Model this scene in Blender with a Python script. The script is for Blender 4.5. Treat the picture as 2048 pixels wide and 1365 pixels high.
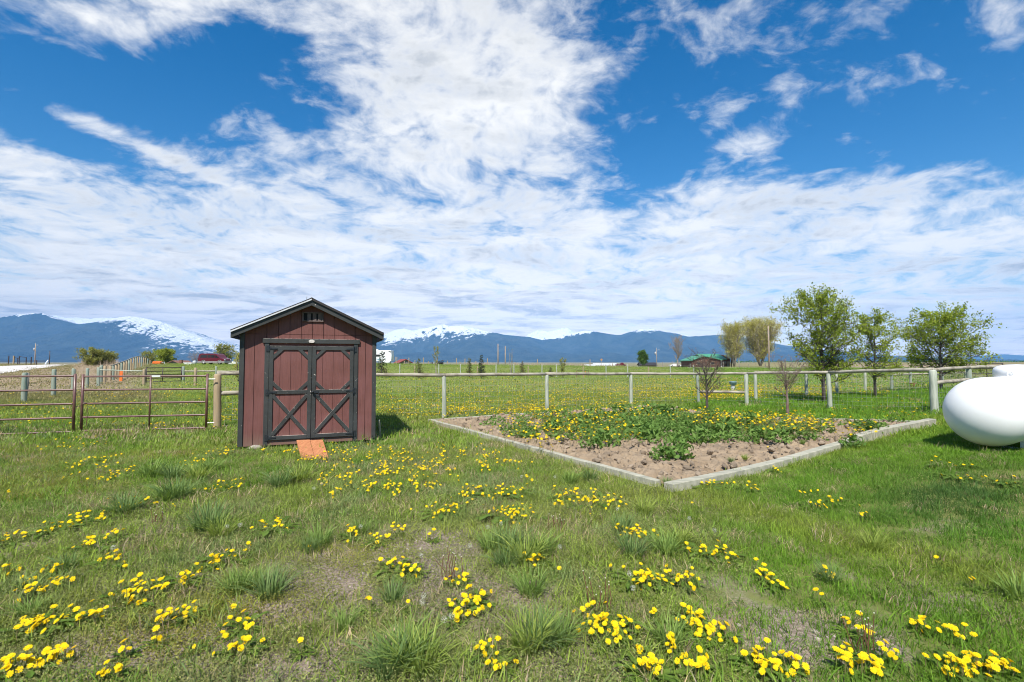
import bpy, bmesh, math, random
import numpy as np
from mathutils import Vector, Matrix

# ------------------------------------------------------------------ camera, sky, sun, exposure
SC = bpy.context.scene
for o in list(bpy.data.objects):
    bpy.data.objects.remove(o)
COL = SC.collection
F, CAMZ, PITCH = 967.0, 1.56, math.radians(2.457)
cam = bpy.data.cameras.new('camera')
cam.sensor_width = 36.0
cam.lens = F / 2048 * 36.0
cam.clip_start = 0.05
cam.clip_end = 60000
camo = bpy.data.objects.new('camera', cam)
camo.location = (0, 0, CAMZ)
camo.rotation_euler = (math.pi / 2 + PITCH, 0, 0)
COL.objects.link(camo)
SC.camera = camo
SC.view_settings.view_transform = 'Standard'
SC.view_settings.look = 'None'
SC.view_settings.exposure = 0.62
SC.view_settings.gamma = 1.0
SC.view_settings.use_curve_mapping = False
SC.render.engine = 'CYCLES'
SC.cycles.use_denoising = True
SC.cycles.max_bounces = 6
SC.cycles.diffuse_bounces = 3
SC.cycles.glossy_bounces = 2
SC.cycles.transparent_max_bounces = 12
SC.cycles.volume_bounces = 0
SC.cycles.pixel_filter_type = 'BLACKMAN_HARRIS'
SC.cycles.filter_width = 1.05

SUN_EL, SUN_AZ = math.radians(52), math.radians(190)       # azimuth clockwise from +Y
sun = bpy.data.lights.new('sun', 'SUN')
sun.energy = 5.0
sun.angle = math.radians(0.53)
sun.color = (1.0, 0.955, 0.89)
suno = bpy.data.objects.new('sun', sun)
sdir = Vector((math.sin(SUN_AZ) * math.cos(SUN_EL), math.cos(SUN_AZ) * math.cos(SUN_EL), math.sin(SUN_EL)))
suno.rotation_euler = sdir.to_track_quat('Z', 'Y').to_euler()
suno.location = (0, 0, 50)
COL.objects.link(suno)


class NT:
    """small node-tree builder"""
    def __init__(s, tree):
        s.t = tree
        s.n = tree.nodes
        s.l = tree.links

    def node(s, typ, **kw):
        n = s.n.new(typ)
        for k, v in kw.items():
            setattr(n, k, v)
        return n

    def put(s, sock, v):
        if v is None:
            return
        if hasattr(v, 'is_linked'):
            s.l.new(v, sock)
        else:
            sock.default_value = v

    def m(s, op, a, b=None, c=None, clamp=False):
        n = s.node('ShaderNodeMath', operation=op)
        n.use_clamp = clamp
        for i, v in enumerate((a, b, c)):
            s.put(n.inputs[i], v)
        return n.outputs[0]

    def vm(s, op, a, b=None):
        n = s.node('ShaderNodeVectorMath', operation=op)
        s.put(n.inputs[0], a)
        s.put(n.inputs[1], b)
        return n.outputs[0]

    def comb(s, x, y, z):
        n = s.node('ShaderNodeCombineXYZ')
        for i, v in enumerate((x, y, z)):
            s.put(n.inputs[i], v)
        return n.outputs[0]

    def noise(s, vec, scale, detail=4, rough=0.55, dist=0.0, lac=2.0):
        n = s.node('ShaderNodeTexNoise')
        s.put(n.inputs['Vector'], vec)
        n.inputs['Scale'].default_value = scale
        n.inputs['Detail'].default_value = detail
        n.inputs['Roughness'].default_value = rough
        n.inputs['Distortion'].default_value = dist
        n.inputs['Lacunarity'].default_value = lac
        return n.outputs['Fac']

    def ss(s, v, a, b):
        n = s.node('ShaderNodeMapRange', interpolation_type='SMOOTHSTEP')
        s.put(n.inputs['Value'], v)
        n.inputs['From Min'].default_value = a
        n.inputs['From Max'].default_value = b
        return n.outputs[0]

    def mix(s, f, a, b, blend='MIX'):
        n = s.node('ShaderNodeMix', data_type='RGBA', blend_type=blend)
        s.put(n.inputs[0], f)
        for i, v in ((6, a), (7, b)):
            if isinstance(v, (tuple, list)):
                v = tuple(v) + (1.0,) if len(v) == 3 else v
            s.put(n.inputs[i], v)
        return n.outputs[2]


world = bpy.data.worlds.new('World')
SC.world = world
world.use_nodes = True
wt = NT(world.node_tree)
wt.n.clear()
sky = wt.node('ShaderNodeTexSky', sky_type='NISHITA')
sky.sun_disc = False
sky.sun_elevation = SUN_EL
sky.sun_rotation = SUN_AZ
sky.air_density = 1.3
sky.dust_density = 0.3
sky.ozone_density = 3.5
sky.altitude = 1200
SKY_STRENGTH = 0.088
tc = wt.node('ShaderNodeTexCoord')
sep = wt.node('ShaderNodeSeparateXYZ')
wt.l.new(tc.outputs['Generated'], sep.inputs[0])
dx, dy, dz = sep.outputs
zz = wt.m('MAXIMUM', wt.m('ADD', dz, 0.06), 0.02)
U = wt.m('DIVIDE', dx, zz)
V = wt.m('DIVIDE', dy, zz)
P = wt.comb(U, V, 0.0)
# slow warp so that cloud edges wander
wn = wt.node('ShaderNodeTexNoise')
wt.l.new(P, wn.inputs['Vector'])
wn.inputs['Scale'].default_value = 0.9
wn.inputs['Detail'].default_value = 3
PW = wt.vm('ADD', P, wt.vm('MULTIPLY', wt.vm('SUBTRACT', wn.outputs['Color'], (0.5, 0.5, 0.5)), (0.7, 0.7, 0.0)))


def blob(u0, v0, su, sv, ang, amp):
    """a soft patch of more or less cloud on the cloud deck"""
    ca, sa = math.cos(ang), math.sin(ang)
    du = wt.m('SUBTRACT', U, u0)
    dv = wt.m('SUBTRACT', V, v0)
    a = wt.m('MULTIPLY', wt.m('ADD', wt.m('MULTIPLY', du, ca), wt.m('MULTIPLY', dv, sa)), 1 / su)
    b = wt.m('MULTIPLY', wt.m('SUBTRACT', wt.m('MULTIPLY', dv, ca), wt.m('MULTIPLY', du, sa)), 1 / sv)
    e = wt.m('ADD', wt.m('MULTIPLY', a, a), wt.m('MULTIPLY', b, b))
    return wt.m('MULTIPLY', wt.m('EXPONENT', wt.m('MULTIPLY', e, -1.0)), amp)


cov = wt.m('ADD', wt.m('MULTIPLY', wt.ss(V, 1.6, 2.9), 0.33), wt.m('MULTIPLY', wt.ss(V, 3.0, 6.0), 0.16))
for bl in (
    (-0.25, 1.20, 0.34, 0.42, 0.0, 0.24), (-0.30, 1.75, 0.45, 0.42, 0.0, 0.28), (0.06, 1.55, 0.24, 0.45, -0.2, 0.17),
    (-0.88, 1.20, 0.34, 0.11, -0.25, 0.32), (-1.43, 1.95, 0.42, 0.075, 1.256, 0.30), (-2.05, 2.0, 0.28, 0.25, 0.0, 0.26),
    (-1.25, 1.50, 0.48, 0.20, 0.1, -0.31), (-1.70, 1.88, 0.26, 0.10, 1.25, -0.26), (-0.75, 1.72, 0.14, 0.14, 0.0, -0.12), (-0.72, 1.36, 0.15, 0.16, 0.0, -0.32), (-0.45, 1.30, 0.10, 0.08, 0.0, -0.16), (0.25, 1.75, 0.3, 0.35, 0.0, 0.08),
    (0.62, 2.15, 0.18, 0.55, 0.0, -0.34), (1.15, 1.70, 0.8, 0.34, 0.15, -0.20), (1.9, 1.75, 0.6, 0.22, 0.2, -0.26),
    (0.95, 1.86, 0.13, 0.10, 0.3, 0.36), (0.90, 1.54, 0.20, 0.05, 0.9, 0.20), (1.18, 1.58, 0.20, 0.07, 0.7, 0.28), (0.68, 1.67, 0.14, 0.12, 0.3, 0.24), (1.33, 1.46, 0.20, 0.05, 0.5, 0.20),
    (1.68, 1.66, 0.2, 0.05, 0.3, 0.24), (1.35, 1.85, 0.22, 0.06, 0.4, 0.28), (0.62, 1.40, 0.15, 0.06, 0.6, 0.10),
    (3.6, 4.6, 2.2, 1.2, 0.0, -0.10), (5.5, 9.5, 4.5, 3.5, 0.0, -0.24),
):
    cov = wt.m('ADD', cov, blob(*bl))
nbig = wt.noise(PW, 1.9, 4, 0.55, 0.2)
zz2 = wt.m('MAXIMUM', wt.m('ADD', dz, 0.26), 0.05)
P2 = wt.comb(wt.m('DIVIDE', dx, zz2), wt.m('DIVIDE', dy, zz2), 0.0)
P2 = wt.vm('ADD', P2, wt.vm('MULTIPLY', wt.vm('SUBTRACT', wn.outputs['Color'], (0.5, 0.5, 0.5)), (0.35, 0.35, 0.0)))
nmid = wt.noise(P2, 8.0, 5, 0.58, 0.2)
nfine = wt.noise(P2, 22.0, 6, 0.62, 0.3)
nn = wt.m('ADD', wt.m('MULTIPLY', wt.m('SUBTRACT', nbig, 0.5), 0.75), wt.m('ADD', wt.m('MULTIPLY', wt.m('SUBTRACT', nmid, 0.5), 0.72), wt.m('MULTIPLY', wt.m('SUBTRACT', nfine, 0.5), 0.50)))
dens = wt.m('ADD', wt.m('SUBTRACT', nn, 0.10), cov)
mask = wt.m('MULTIPLY', wt.m('POWER', wt.ss(dens, -0.16, 0.34), 0.9), 0.97)
# grey undersides where the deck is thick, brighter rims
nsh = wt.noise(wt.vm('MULTIPLY', PW, (0.7, 1.0, 1.0)), 1.3, 9, 0.64, 0.3)
shade = wt.m('MULTIPLY', wt.m('MAXIMUM', wt.ss(nsh, 0.42, 0.62), wt.m('MULTIPLY', wt.ss(V, 6.0, 10.5), wt.ss(nsh, 0.30, 0.52))), wt.ss(dens, 0.10, 0.45))
ccol = wt.mix(shade, (0.75, 0.75, 0.74), (0.38, 0.41, 0.45))
ccol = wt.mix(wt.m('MULTIPLY', wt.ss(V, 2.5, 9.0), 1.0), ccol, wt.mix(1.0, ccol, (1.60, 1.42, 1.27), 'MULTIPLY'))
hs = wt.node('ShaderNodeHueSaturation')
hs.inputs['Saturation'].default_value = 1.42
hs.inputs['Value'].default_value = 1.05
wt.l.new(sky.outputs[0], hs.inputs['Color'])
skys = wt.vm('MULTIPLY', hs.outputs[0], (SKY_STRENGTH, SKY_STRENGTH, SKY_STRENGTH))
fin = wt.mix(mask, skys, ccol)
bg = wt.node('ShaderNodeBackground')
wt.l.new(fin, bg.inputs['Color'])
bg.inputs['Strength'].default_value = 1.0
wo = wt.node('ShaderNodeOutputWorld')
wt.l.new(bg.outputs[0], wo.inputs['Surface'])

# ------------------------------------------------------------------ numeric helpers
rng = np.random.default_rng(7)
random.seed(7)


def sstep(a, b, x):
    t = np.clip((np.asarray(x, float) - a) / (b - a), 0, 1)
    return t * t * (3 - 2 * t)


def vnoise(x, y, seed=0):
    x = np.asarray(x, float)
    y = np.asarray(y, float)
    xi, yi = np.floor(x).astype(np.int64), np.floor(y).astype(np.int64)
    fx, fy = x - xi, y - yi
    fx, fy = fx * fx * (3 - 2 * fx), fy * fy * (3 - 2 * fy)

    def h(a, b):
        n = (a * 374761393 + b * 668265263 + seed * 974634777) & 0xFFFFFFFF
        n = ((n ^ (n >> 13)) * 1274126177) & 0xFFFFFFFF
        return ((n ^ (n >> 16)) & 0xFFFF) / 65535.0
    return (h(xi, yi) * (1 - fx) + h(xi + 1, yi) * fx) * (1 - fy) + (h(xi, yi + 1) * (1 - fx) + h(xi + 1, yi + 1) * fx) * fy


def fbm(x, y, seed=0, octv=4):
    s, a, t = 0, 1.0, 0
    for i in range(octv):
        s = s + a * vnoise(np.asarray(x) * 2 ** i, np.asarray(y) * 2 ** i, seed + i)
        t += a
        a *= 0.5
    return s / t


def T(X, Y):
    """height of the land"""
    X = np.asarray(X, float)
    Y = np.asarray(Y, float)
    Yc = np.maximum(Y, 0.35 * np.abs(X) + 1.0)
    r = X / Yc
    near = 0.27 * sstep(2.5, 7.0, X) * sstep(-7, 0, X - Y) * sstep(-25, 0, Y)
    amp = np.interp(r, [-1.5, -1.0, -0.77, -0.6, -0.3, -0.12, 0.05, 0.18, 0.4], [0.75, 0.8, 1.0, 1.0, 1.08, 0.75, 0.6, 0.45, 0.05])
    h = amp * sstep(32, 95, Y)
    drop = -7.0 * sstep(115, 420, Y) * (1 - sstep(0.28, 0.55, r))
    far = -4.0 * sstep(600, 3000, np.hypot(X, Y)) * sstep(0.28, 0.55, r) * 0
    return near * (1 - sstep(25, 60, Y) * (1 - sstep(0.3, 0.6, r))) + h + drop + far


def ray(px, py):
    x, y = (px - 1024) / F, (682.5 - py) / F
    return np.array([x, math.cos(PITCH) - y * math.sin(PITCH), math.sin(PITCH) + y * math.cos(PITCH)])


def G(px, py, dz=0.0):
    """where the land lies in that direction"""
    d = ray(px, py)
    z = 0.0
    p = None
    for _ in range(12):
        t = (z + dz - CAMZ) / min(d[2], -1e-4)
        p = d * t
        z = float(T(p[0], p[1]))
    return Vector((p[0], p[1], z + dz))


def A(px, py, Y):
    """the point at distance Y in that direction"""
    d = ray(px, py)
    d = d / d[1] * Y
    return Vector((d[0], d[1], d[2] + CAMZ))


def AX(px, Y):
    """ground point at distance Y below that column"""
    x = (px - 1024) / F * Y
    return Vector((x, Y, float(T(x, Y))))


# ------------------------------------------------------------------ object helpers
def tag(o, label=None, cat=None, group=None, kind=None):
    if label:
        o['label'] = label
    if cat:
        o['category'] = cat
    if group:
        o['group'] = group
    if kind:
        o['kind'] = kind
    return o


def empty(name, loc=(0, 0, 0), rz=0.0, label=None, cat=None, group=None):
    o = bpy.data.objects.new(name, None)
    o.empty_display_size = 0.2
    o.location = loc
    o.rotation_euler = (0, 0, rz)
    COL.objects.link(o)
    return tag(o, label, cat, group)


def link_mesh(name, me, parent=None, loc=None):
    o = bpy.data.objects.new(name, me)
    COL.objects.link(o)
    if parent is not None:
        o.parent = parent
    if loc is not None:
        o.location = loc
    return o


class MB:
    """collects geometry, then links it as one mesh object"""
    def __init__(s):
        s.v, s.f, s.mi = [], [], []

    def add(s, vs, fs, mi=0):
        b = len(s.v)
        s.v.extend([tuple(p) for p in vs])
        s.f.extend([tuple(b + i for i in f) for f in fs])
        s.mi.extend([mi] * len(fs))
        return s

    def box(s, c, size, rz=0.0, M=None, mi=0):
        x, y, z = size[0] / 2, size[1] / 2, size[2] / 2
        vs = [Vector((sx * x, sy * y, sz * z)) for sz in (-1, 1) for sy in (-1, 1) for sx in (-1, 1)]
        R = M if M is not None else Matrix.Rotation(rz, 3, 'Z')
        vs = [R @ v + Vector(c) for v in vs]
        return s.add(vs, [(0, 2, 3, 1), (4, 5, 7, 6), (0, 1, 5, 4), (2, 6, 7, 3), (0, 4, 6, 2), (1, 3, 7, 5)], mi)

    def bar(s, p0, p1, w, h, up=(0, 0, 1), mi=0):
        p0, p1 = Vector(p0), Vector(p1)
        d = p1 - p0
        L = d.length
        x = d.normalized()
        u = Vector(up)
        y = u.cross(x)
        if y.length < 1e-4:
            y = Vector((0, 1, 0)).cross(x)
        y.normalize()
        z = x.cross(y)
        M = Matrix((x, y, z)).transposed()
        return s.box((p0 + p1) / 2, (L, w, h), M=M, mi=mi)

    def prism(s, poly, y0, y1, mi=0, axis='y'):
        """polygon in x,z extruded along y"""
        n = len(poly)
        if axis == 'y':
            vs = [(p[0], y0, p[1]) for p in poly] + [(p[0], y1, p[1]) for p in poly]
        elif axis == 'z':
            vs = [(p[0], p[1], y0) for p in poly] + [(p[0], p[1], y1) for p in poly]
        else:
            vs = [(y0, p[0], p[1]) for p in poly] + [(y1, p[0], p[1]) for p in poly]
        fs = [tuple(range(n - 1, -1, -1)), tuple(range(n, 2 * n))] + [(i, (i + 1) % n, n + (i + 1) % n, n + i) for i in range(n)]
        return s.add(vs, fs, mi)

    def tube(s, pts, rad, n=6, cap=True, mi=0):
        pts = [Vector(p) for p in pts]
        if not isinstance(rad, (list, tuple)):
            rad = [rad] * len(pts)
        b = len(s.v)
        prev = None
        for i, p in enumerate(pts):
            d = (pts[min(i + 1, len(pts) - 1)] - pts[max(i - 1, 0)])
            d = d.normalized() if d.length > 1e-9 else Vector((0, 0, 1))
            if prev is None:
                a = Vector((0, 0, 1)) if abs(d.z) < 0.9 else Vector((1, 0, 0))
                x = d.cross(a).normalized()
            else:
                x = prev - d * prev.dot(d)
                x = x.normalized() if x.length > 1e-6 else d.orthogonal().normalized()
            prev = x
            y = d.cross(x)
            for k in range(n):
                t = 2 * math.pi * k / n
                s.v.append(tuple(p + (x * math.cos(t) + y * math.sin(t)) * rad[i]))
        for i in range(len(pts) - 1):
            for k in range(n):
                s.f.append((b + i * n + k, b + i * n + (k + 1) % n, b + (i + 1) * n + (k + 1) % n, b + (i + 1) * n + k))
                s.mi.append(mi)
        if cap:
            s.f.append(tuple(b + k for k in range(n - 1, -1, -1)))
            e = b + (len(pts) - 1) * n
            s.f.append(tuple(e + k for k in range(n)))
            s.mi += [mi, mi]
        return s

    def lathe(s, prof, n=24, c=(0, 0, 0), mi=0, M=None):
        """profile of (radius, z) spun about z"""
        b = len(s.v)
        for r, z in prof:
            for k in range(n):
                t = 2 * math.pi * k / n
                p = Vector((r * math.cos(t), r * math.sin(t), z))
                if M is not None:
                    p = M @ p
                s.v.append(tuple(p + Vector(c)))
        for i in range(len(prof) - 1):
            for k in range(n):
                s.f.append((b + i * n + k, b + i * n + (k + 1) % n, b + (i + 1) * n + (k + 1) % n, b + (i + 1) * n + k))
                s.mi.append(mi)
        s.f.append(tuple(b + k for k in range(n - 1, -1, -1)))
        e = b + (len(prof) - 1) * n
        s.f.append(tuple(e + k for k in range(n)))
        s.mi += [mi, mi]
        return s

    def blob(s, c, r, seed=0, flat=1.0, mi=0):
        bm = bmesh.new()
        bmesh.ops.create_icosphere(bm, subdivisions=2, radius=1.0)
        rr = random.Random(seed)
        ph = [rr.uniform(0, 6) for _ in range(6)]
        vs = []
        for v in bm.verts:
            p = v.co
            k = 1 + 0.14 * math.sin(3 * p.x + ph[0]) + 0.12 * math.sin(4 * p.y + ph[1]) + 0.1 * math.sin(5 * p.z + ph[2])
            vs.append((c[0] + p.x * r[0] * k, c[1] + p.y * r[1] * k, c[2] + p.z * r[2] * k * flat))
        s.add(vs, [tuple(v.index for v in f.verts) for f in bm.faces], mi)
        bm.free()
        return s

    def mesh(s, name, mats, smooth=False):
        me = bpy.data.meshes.new(name)
        me.from_pydata(s.v, [], s.f)
        for m in (mats if isinstance(mats, (list, tuple)) else [mats]):
            me.materials.append(m)
        if any(s.mi):
            me.polygons.foreach_set('material_index', s.mi)
        if smooth:
            me.polygons.foreach_set('use_smooth', [True] * len(me.polygons))
        me.update()
        return me

    def build(s, name, mats, parent=None, smooth=False, bevel=0.0, loc=None):
        o = link_mesh(name, s.mesh(name, mats, smooth), parent, loc)
        if bevel:
            b = o.modifiers.new('edge', 'BEVEL')
            b.width = bevel
            b.segments = 2
            b.limit_method = 'ANGLE'
        return o


# ------------------------------------------------------------------ materials
def mat(name, col, rough=0.7, col2=None, scale=6.0, stretch=(1, 1, 1), bump=0.0, bscale=None, metal=0.0, spec=0.4, detail=5, lo=0.35, hi=0.65, coord='Object'):
    m = bpy.data.materials.new(name)
    m.use_nodes = True
    t = NT(m.node_tree)
    bs = t.n['Principled BSDF']
    bs.inputs['Roughness'].default_value = rough
    bs.inputs['Metallic'].default_value = metal
    bs.inputs['Specular IOR Level'].default_value = spec
    tcn = t.node('ShaderNodeTexCoord')
    vec = t.vm('MULTIPLY', tcn.outputs[coord], stretch)
    col2 = col2 or tuple(c * 0.78 for c in col)
    nz = t.noise(vec, scale, detail, 0.6)
    c = t.mix(t.ss(nz, lo, hi), col, col2)
    t.l.new(c, bs.inputs['Base Color'])
    if bump:
        b = t.node('ShaderNodeBump')
        b.inputs['Strength'].default_value = 1.0
        b.inputs['Distance'].default_value = bump
        t.l.new(t.noise(vec, bscale or scale * 3, 6, 0.6), b.inputs['Height'])
        t.l.new(b.outputs[0], bs.inputs['Normal'])
    m['nt'] = 1
    return m


def paint_mat(name, col, chip, worn, amount=0.70, scale=9.0, stretch=(1, 1, 1), rough=0.55, top=True, grain=(1, 1, 1)):
    """old painted wood: grain, chips down to pale wood, worn upper edges"""
    m = bpy.data.materials.new(name)
    m.use_nodes = True
    t = NT(m.node_tree)
    bs = t.n['Principled BSDF']
    bs.inputs['Roughness'].default_value = rough
    bs.inputs['Specular IOR Level'].default_value = 0.3
    tcn = t.node('ShaderNodeTexCoord')
    ob = tcn.outputs['Object']
    g = t.noise(t.vm('MULTIPLY', ob, grain), 14, 6, 0.65)
    fade = t.noise(ob, 1.6, 4, 0.6)
    c = t.mix(t.ss(g, 0.35, 0.7), tuple(x * 1.08 for x in col), tuple(x * 0.84 for x in col))
    c = t.mix(t.m('MULTIPLY', t.ss(fade, 0.4, 0.7), 0.5), c, worn)
    ch = t.noise(t.vm('MULTIPLY', ob, stretch), scale, 6, 0.7)
    cm = t.ss(ch, amount, amount + 0.03)
    if top:
        geo = t.node('ShaderNodeNewGeometry')
        sp = t.node('ShaderNodeSeparateXYZ')
        t.l.new(geo.outputs['Normal'], sp.inputs[0])
        up = t.m('MULTIPLY', t.ss(sp.outputs[2], 0.3, 0.6), t.ss(t.noise(ob, 11, 5, 0.65), 0.42, 0.5))
        cm = t.m('MAXIMUM', cm, up)
    if not top:                                     # dust and splashed mud low on the boards
        so = t.node('ShaderNodeSeparateXYZ')
        t.l.new(ob, so.inputs[0])
        low = t.m('MULTIPLY', t.ss(t.m('ADD', so.outputs[2], t.m('MULTIPLY', g, 0.25)), 0.42, 0.08), 0.5)
        c = t.mix(low, c, (0.20, 0.145, 0.105))
    c = t.mix(cm, c, chip)
    t.l.new(c, bs.inputs['Base Color'])
    b = t.node('ShaderNodeBump')
    b.inputs['Distance'].default_value = 0.0025
    t.l.new(g, b.inputs['Height'])
    t.l.new(b.outputs[0], bs.inputs['Normal'])
    return m


def leaf_mat(name, c1, c2, trans=0.35, attr='col', inst=False, rough=0.6):
    """foliage: colour varies with each leaf's own number; some light passes through"""
    m = bpy.data.materials.new(name)
    m.use_nodes = True
    t = NT(m.node_tree)
    t.n.clear()
    at = t.node('ShaderNodeAttribute', attribute_name=attr)
    at.attribute_type = 'INSTANCER' if inst else 'GEOMETRY'
    if c1 is None:
        c = at.outputs['Color']
        a2 = t.node('ShaderNodeAttribute', attribute_name='blade')
        c = t.mix(a2.outputs['Fac'], t.mix(1.0, c, (0.72, 0.75, 0.8), 'MULTIPLY'), t.mix(1.0, c, (1.32, 1.22, 1.1), 'MULTIPLY'))
    else:
        c = t.mix(at.outputs['Fac'], c1, c2)
    d = t.node('ShaderNodeBsdfPrincipled')
    d.inputs['Roughness'].default_value = rough
    d.inputs['Specular IOR Level'].default_value = 0.12
    t.l.new(c, d.inputs['Base Color'])
    tr = t.node('ShaderNodeBsdfTranslucent')
    t.l.new(t.mix(1.0, c, (1.25, 1.2, 0.7), 'MULTIPLY'), tr.inputs['Color'])
    mx = t.node('ShaderNodeMixShader')
    mx.inputs[0].default_value = trans
    t.l.new(d.outputs[0], mx.inputs[1])
    t.l.new(tr.outputs[0], mx.inputs[2])
    out = t.node('ShaderNodeOutputMaterial')
    t.l.new(mx.outputs[0], out.inputs['Surface'])
    return m


MT = {}
MT['siding'] = paint_mat('red_brown_siding', (0.148, 0.058, 0.048), (0.42, 0.27, 0.22), (0.20, 0.085, 0.08), 0.71, 18, (2.2, 2.2, 0.4), 0.65, False, (4, 4, 0.25))
MT['trim'] = paint_mat('charcoal_trim_paint', (0.040, 0.0415, 0.039), (0.55, 0.50, 0.44), (0.062, 0.066, 0.065), 0.665, 15, (1, 1, 1), 0.5, True)
MT['roof'] = mat('dark_brown_roof_metal', (0.035, 0.028, 0.024), 0.45, (0.045, 0.037, 0.033), 3, spec=0.5)
MT['pale_metal_and_glint'] = mat('pale_metal_and_painted_glint', (0.62, 0.63, 0.64), 0.35, (0.5, 0.5, 0.5), 4)  # pale barn roofs; on the drip edge it paints a sun glint
MT['dark_metal'] = mat('blackened_hardware_metal', (0.03, 0.033, 0.038), 0.4, (0.05, 0.055, 0.06), 20, metal=0.5)
MT['soffit'] = mat('raw_soffit_wood', (0.35, 0.27, 0.15), 0.8, None, 8, (1, 1, 6))
MT['vent'] = mat('weathered_vent_wood', (0.11, 0.075, 0.065), 0.8, (0.16, 0.12, 0.11), 14, (3, 3, 0.6))
MT['dark'] = mat('dark_interior', (0.012, 0.011, 0.011), 0.9)
MT['plate'] = mat('faded_white_plate', (0.66, 0.62, 0.57), 0.6, (0.45, 0.4, 0.36), 30)
MT['ramp'] = mat('orange_stained_board', (0.52, 0.225, 0.10), 0.65, (0.40, 0.155, 0.065), 5, (8, 1, 1), 0.002, 30)
MT['rock'] = mat('pale_rock', (0.36, 0.33, 0.28), 0.9, (0.25, 0.22, 0.18), 7, bump=0.01)
MT['treated'] = mat('pale_green_treated_wood', (0.42, 0.44, 0.36), 0.85, (0.27, 0.30, 0.23), 5, (5, 5, 0.6), 0.004, 14)
MT['green_post'] = mat('green_treated_post', (0.20, 0.26, 0.215), 0.8, (0.27, 0.29, 0.22), 5, (5, 5, 0.6), 0.004, 14)
MT['old_wood'] = mat('weathered_rail_wood', (0.37, 0.335, 0.265), 0.9, (0.20, 0.17, 0.13), 2.5, (1, 3, 3), 0.005, 9, lo=0.4, hi=0.7)
MT['tan_wood'] = mat('tan_post_wood', (0.36, 0.27, 0.16), 0.85, (0.29, 0.23, 0.15), 5, (5, 5, 0.6), 0.004, 12)
MT['grey_wood'] = mat('grey_timber', (0.43, 0.405, 0.31), 0.85, (0.28, 0.275, 0.21), 3, (1.2, 7, 2), 0.004, 11)
MT['wire'] = mat('galvanised_wire', (0.42, 0.44, 0.42), 0.5, metal=0.6)
MT['gate'] = mat('red_brown_gate_pipe', (0.105, 0.042, 0.034), 0.38, (0.15, 0.075, 0.06), 7, spec=0.6)
MT['gate_dark'] = mat('dark_pipe', (0.05, 0.035, 0.03), 0.45)
MT['tank'] = mat('white_tank_paint', (0.80, 0.80, 0.79), 0.30, (0.77, 0.77, 0.755), 2, spec=0.5)
MT['bark'] = mat('dark_bark', (0.060, 0.046, 0.038), 0.9, (0.12, 0.10, 0.085), 8, (1, 1, 0.4), 0.01, 18)
MT['bark_red'] = mat('reddish_bark', (0.16, 0.095, 0.075), 0.85, (0.22, 0.17, 0.145), 9, (1, 1, 0.5), 0.005, 22)
MT['bark_pale'] = mat('pale_bark', (0.32, 0.28, 0.235), 0.9, (0.2, 0.17, 0.14), 4, (1, 1, 0.4))
MT['leaf_spring'] = leaf_mat('spring_leaf', (0.20, 0.28, 0.030), (0.36, 0.42, 0.065), 0.45)
MT['leaf_gold'] = leaf_mat('golden_catkin_leaf', (0.40, 0.37, 0.085), (0.54, 0.52, 0.16), 0.45)
MT['leaf_olive'] = leaf_mat('olive_leaf', (0.21, 0.23, 0.055), (0.34, 0.34, 0.10), 0.35)
MT['leaf_lime'] = leaf_mat('lime_leaf', (0.22, 0.28, 0.035), (0.36, 0.40, 0.07), 0.40)
MT['leaf_green'] = leaf_mat('green_leaf', (0.055, 0.12, 0.022), (0.11, 0.19, 0.035), 0.30)
MT['needle'] = leaf_mat('dark_needles', (0.040, 0.060, 0.028), (0.085, 0.105, 0.045), 0.15)
MT['needle_yellow'] = leaf_mat('yellow_green_needles', (0.11, 0.135, 0.03), (0.19, 0.19, 0.06), 0.2)
MT['needle_brown'] = leaf_mat('browned_needles', (0.13, 0.105, 0.045), (0.20, 0.16, 0.075), 0.2)
MT['dry_twig'] = leaf_mat('dry_twig', (0.33, 0.255, 0.185), (0.45, 0.36, 0.27), 0.2)
MT['weed'] = leaf_mat('weed_leaf', (0.09, 0.18, 0.035), (0.20, 0.31, 0.075), 0.30)
MT['dandleaf'] = leaf_mat('dandelion_leaf', (0.085, 0.155, 0.022), (0.17, 0.25, 0.045), 0.30)
MT['petal'] = leaf_mat('dandelion_petal', (0.80, 0.54, 0.006), (0.88, 0.68, 0.015), 0.20)
MT['stem'] = leaf_mat('flower_stem', (0.20, 0.22, 0.07), (0.26, 0.20, 0.10), 0.2)
MT['puff'] = leaf_mat('seed_fluff', (0.62, 0.62, 0.58), (0.72, 0.72, 0.68), 0.5)
MT['redstem'] = leaf_mat('red_dead_stem', (0.14, 0.055, 0.035), (0.20, 0.11, 0.07), 0.05)
MT['grass'] = leaf_mat('grass_blade', None, None, 0.30, 'col', True)
MT['roofgreen'] = mat('green_metal_roof', (0.075, 0.30, 0.175), 0.45, (0.06, 0.26, 0.15), 2)
MT['log'] = mat('brown_log_wall', (0.14, 0.065, 0.04), 0.8, (0.09, 0.045, 0.03), 3, (0.3, 0.3, 4))
MT['glass'] = mat('dark_window_glass', (0.015, 0.018, 0.022), 0.08, spec=0.8)
MT['white'] = mat('white_paint', (0.76, 0.77, 0.77), 0.5, (0.68, 0.69, 0.69), 3)
MT['vanred'] = mat('maroon_van_paint', (0.105, 0.010, 0.020), 0.22, (0.09, 0.009, 0.017), 2, spec=0.7)
MT['silver'] = mat('silver_lower_paint', (0.36, 0.33, 0.32), 0.35, None, 2, metal=0.3)
MT['tyre'] = mat('black_tyre_rubber', (0.016, 0.016, 0.017), 0.8)
MT['chrome'] = mat('bright_wheel_metal', (0.62, 0.62, 0.63), 0.25, metal=0.8)
MT['red'] = mat('red_lamp_lens', (0.45, 0.02, 0.02), 0.3)
MT['barnred'] = mat('barn_red', (0.26, 0.055, 0.05), 0.7)
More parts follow.
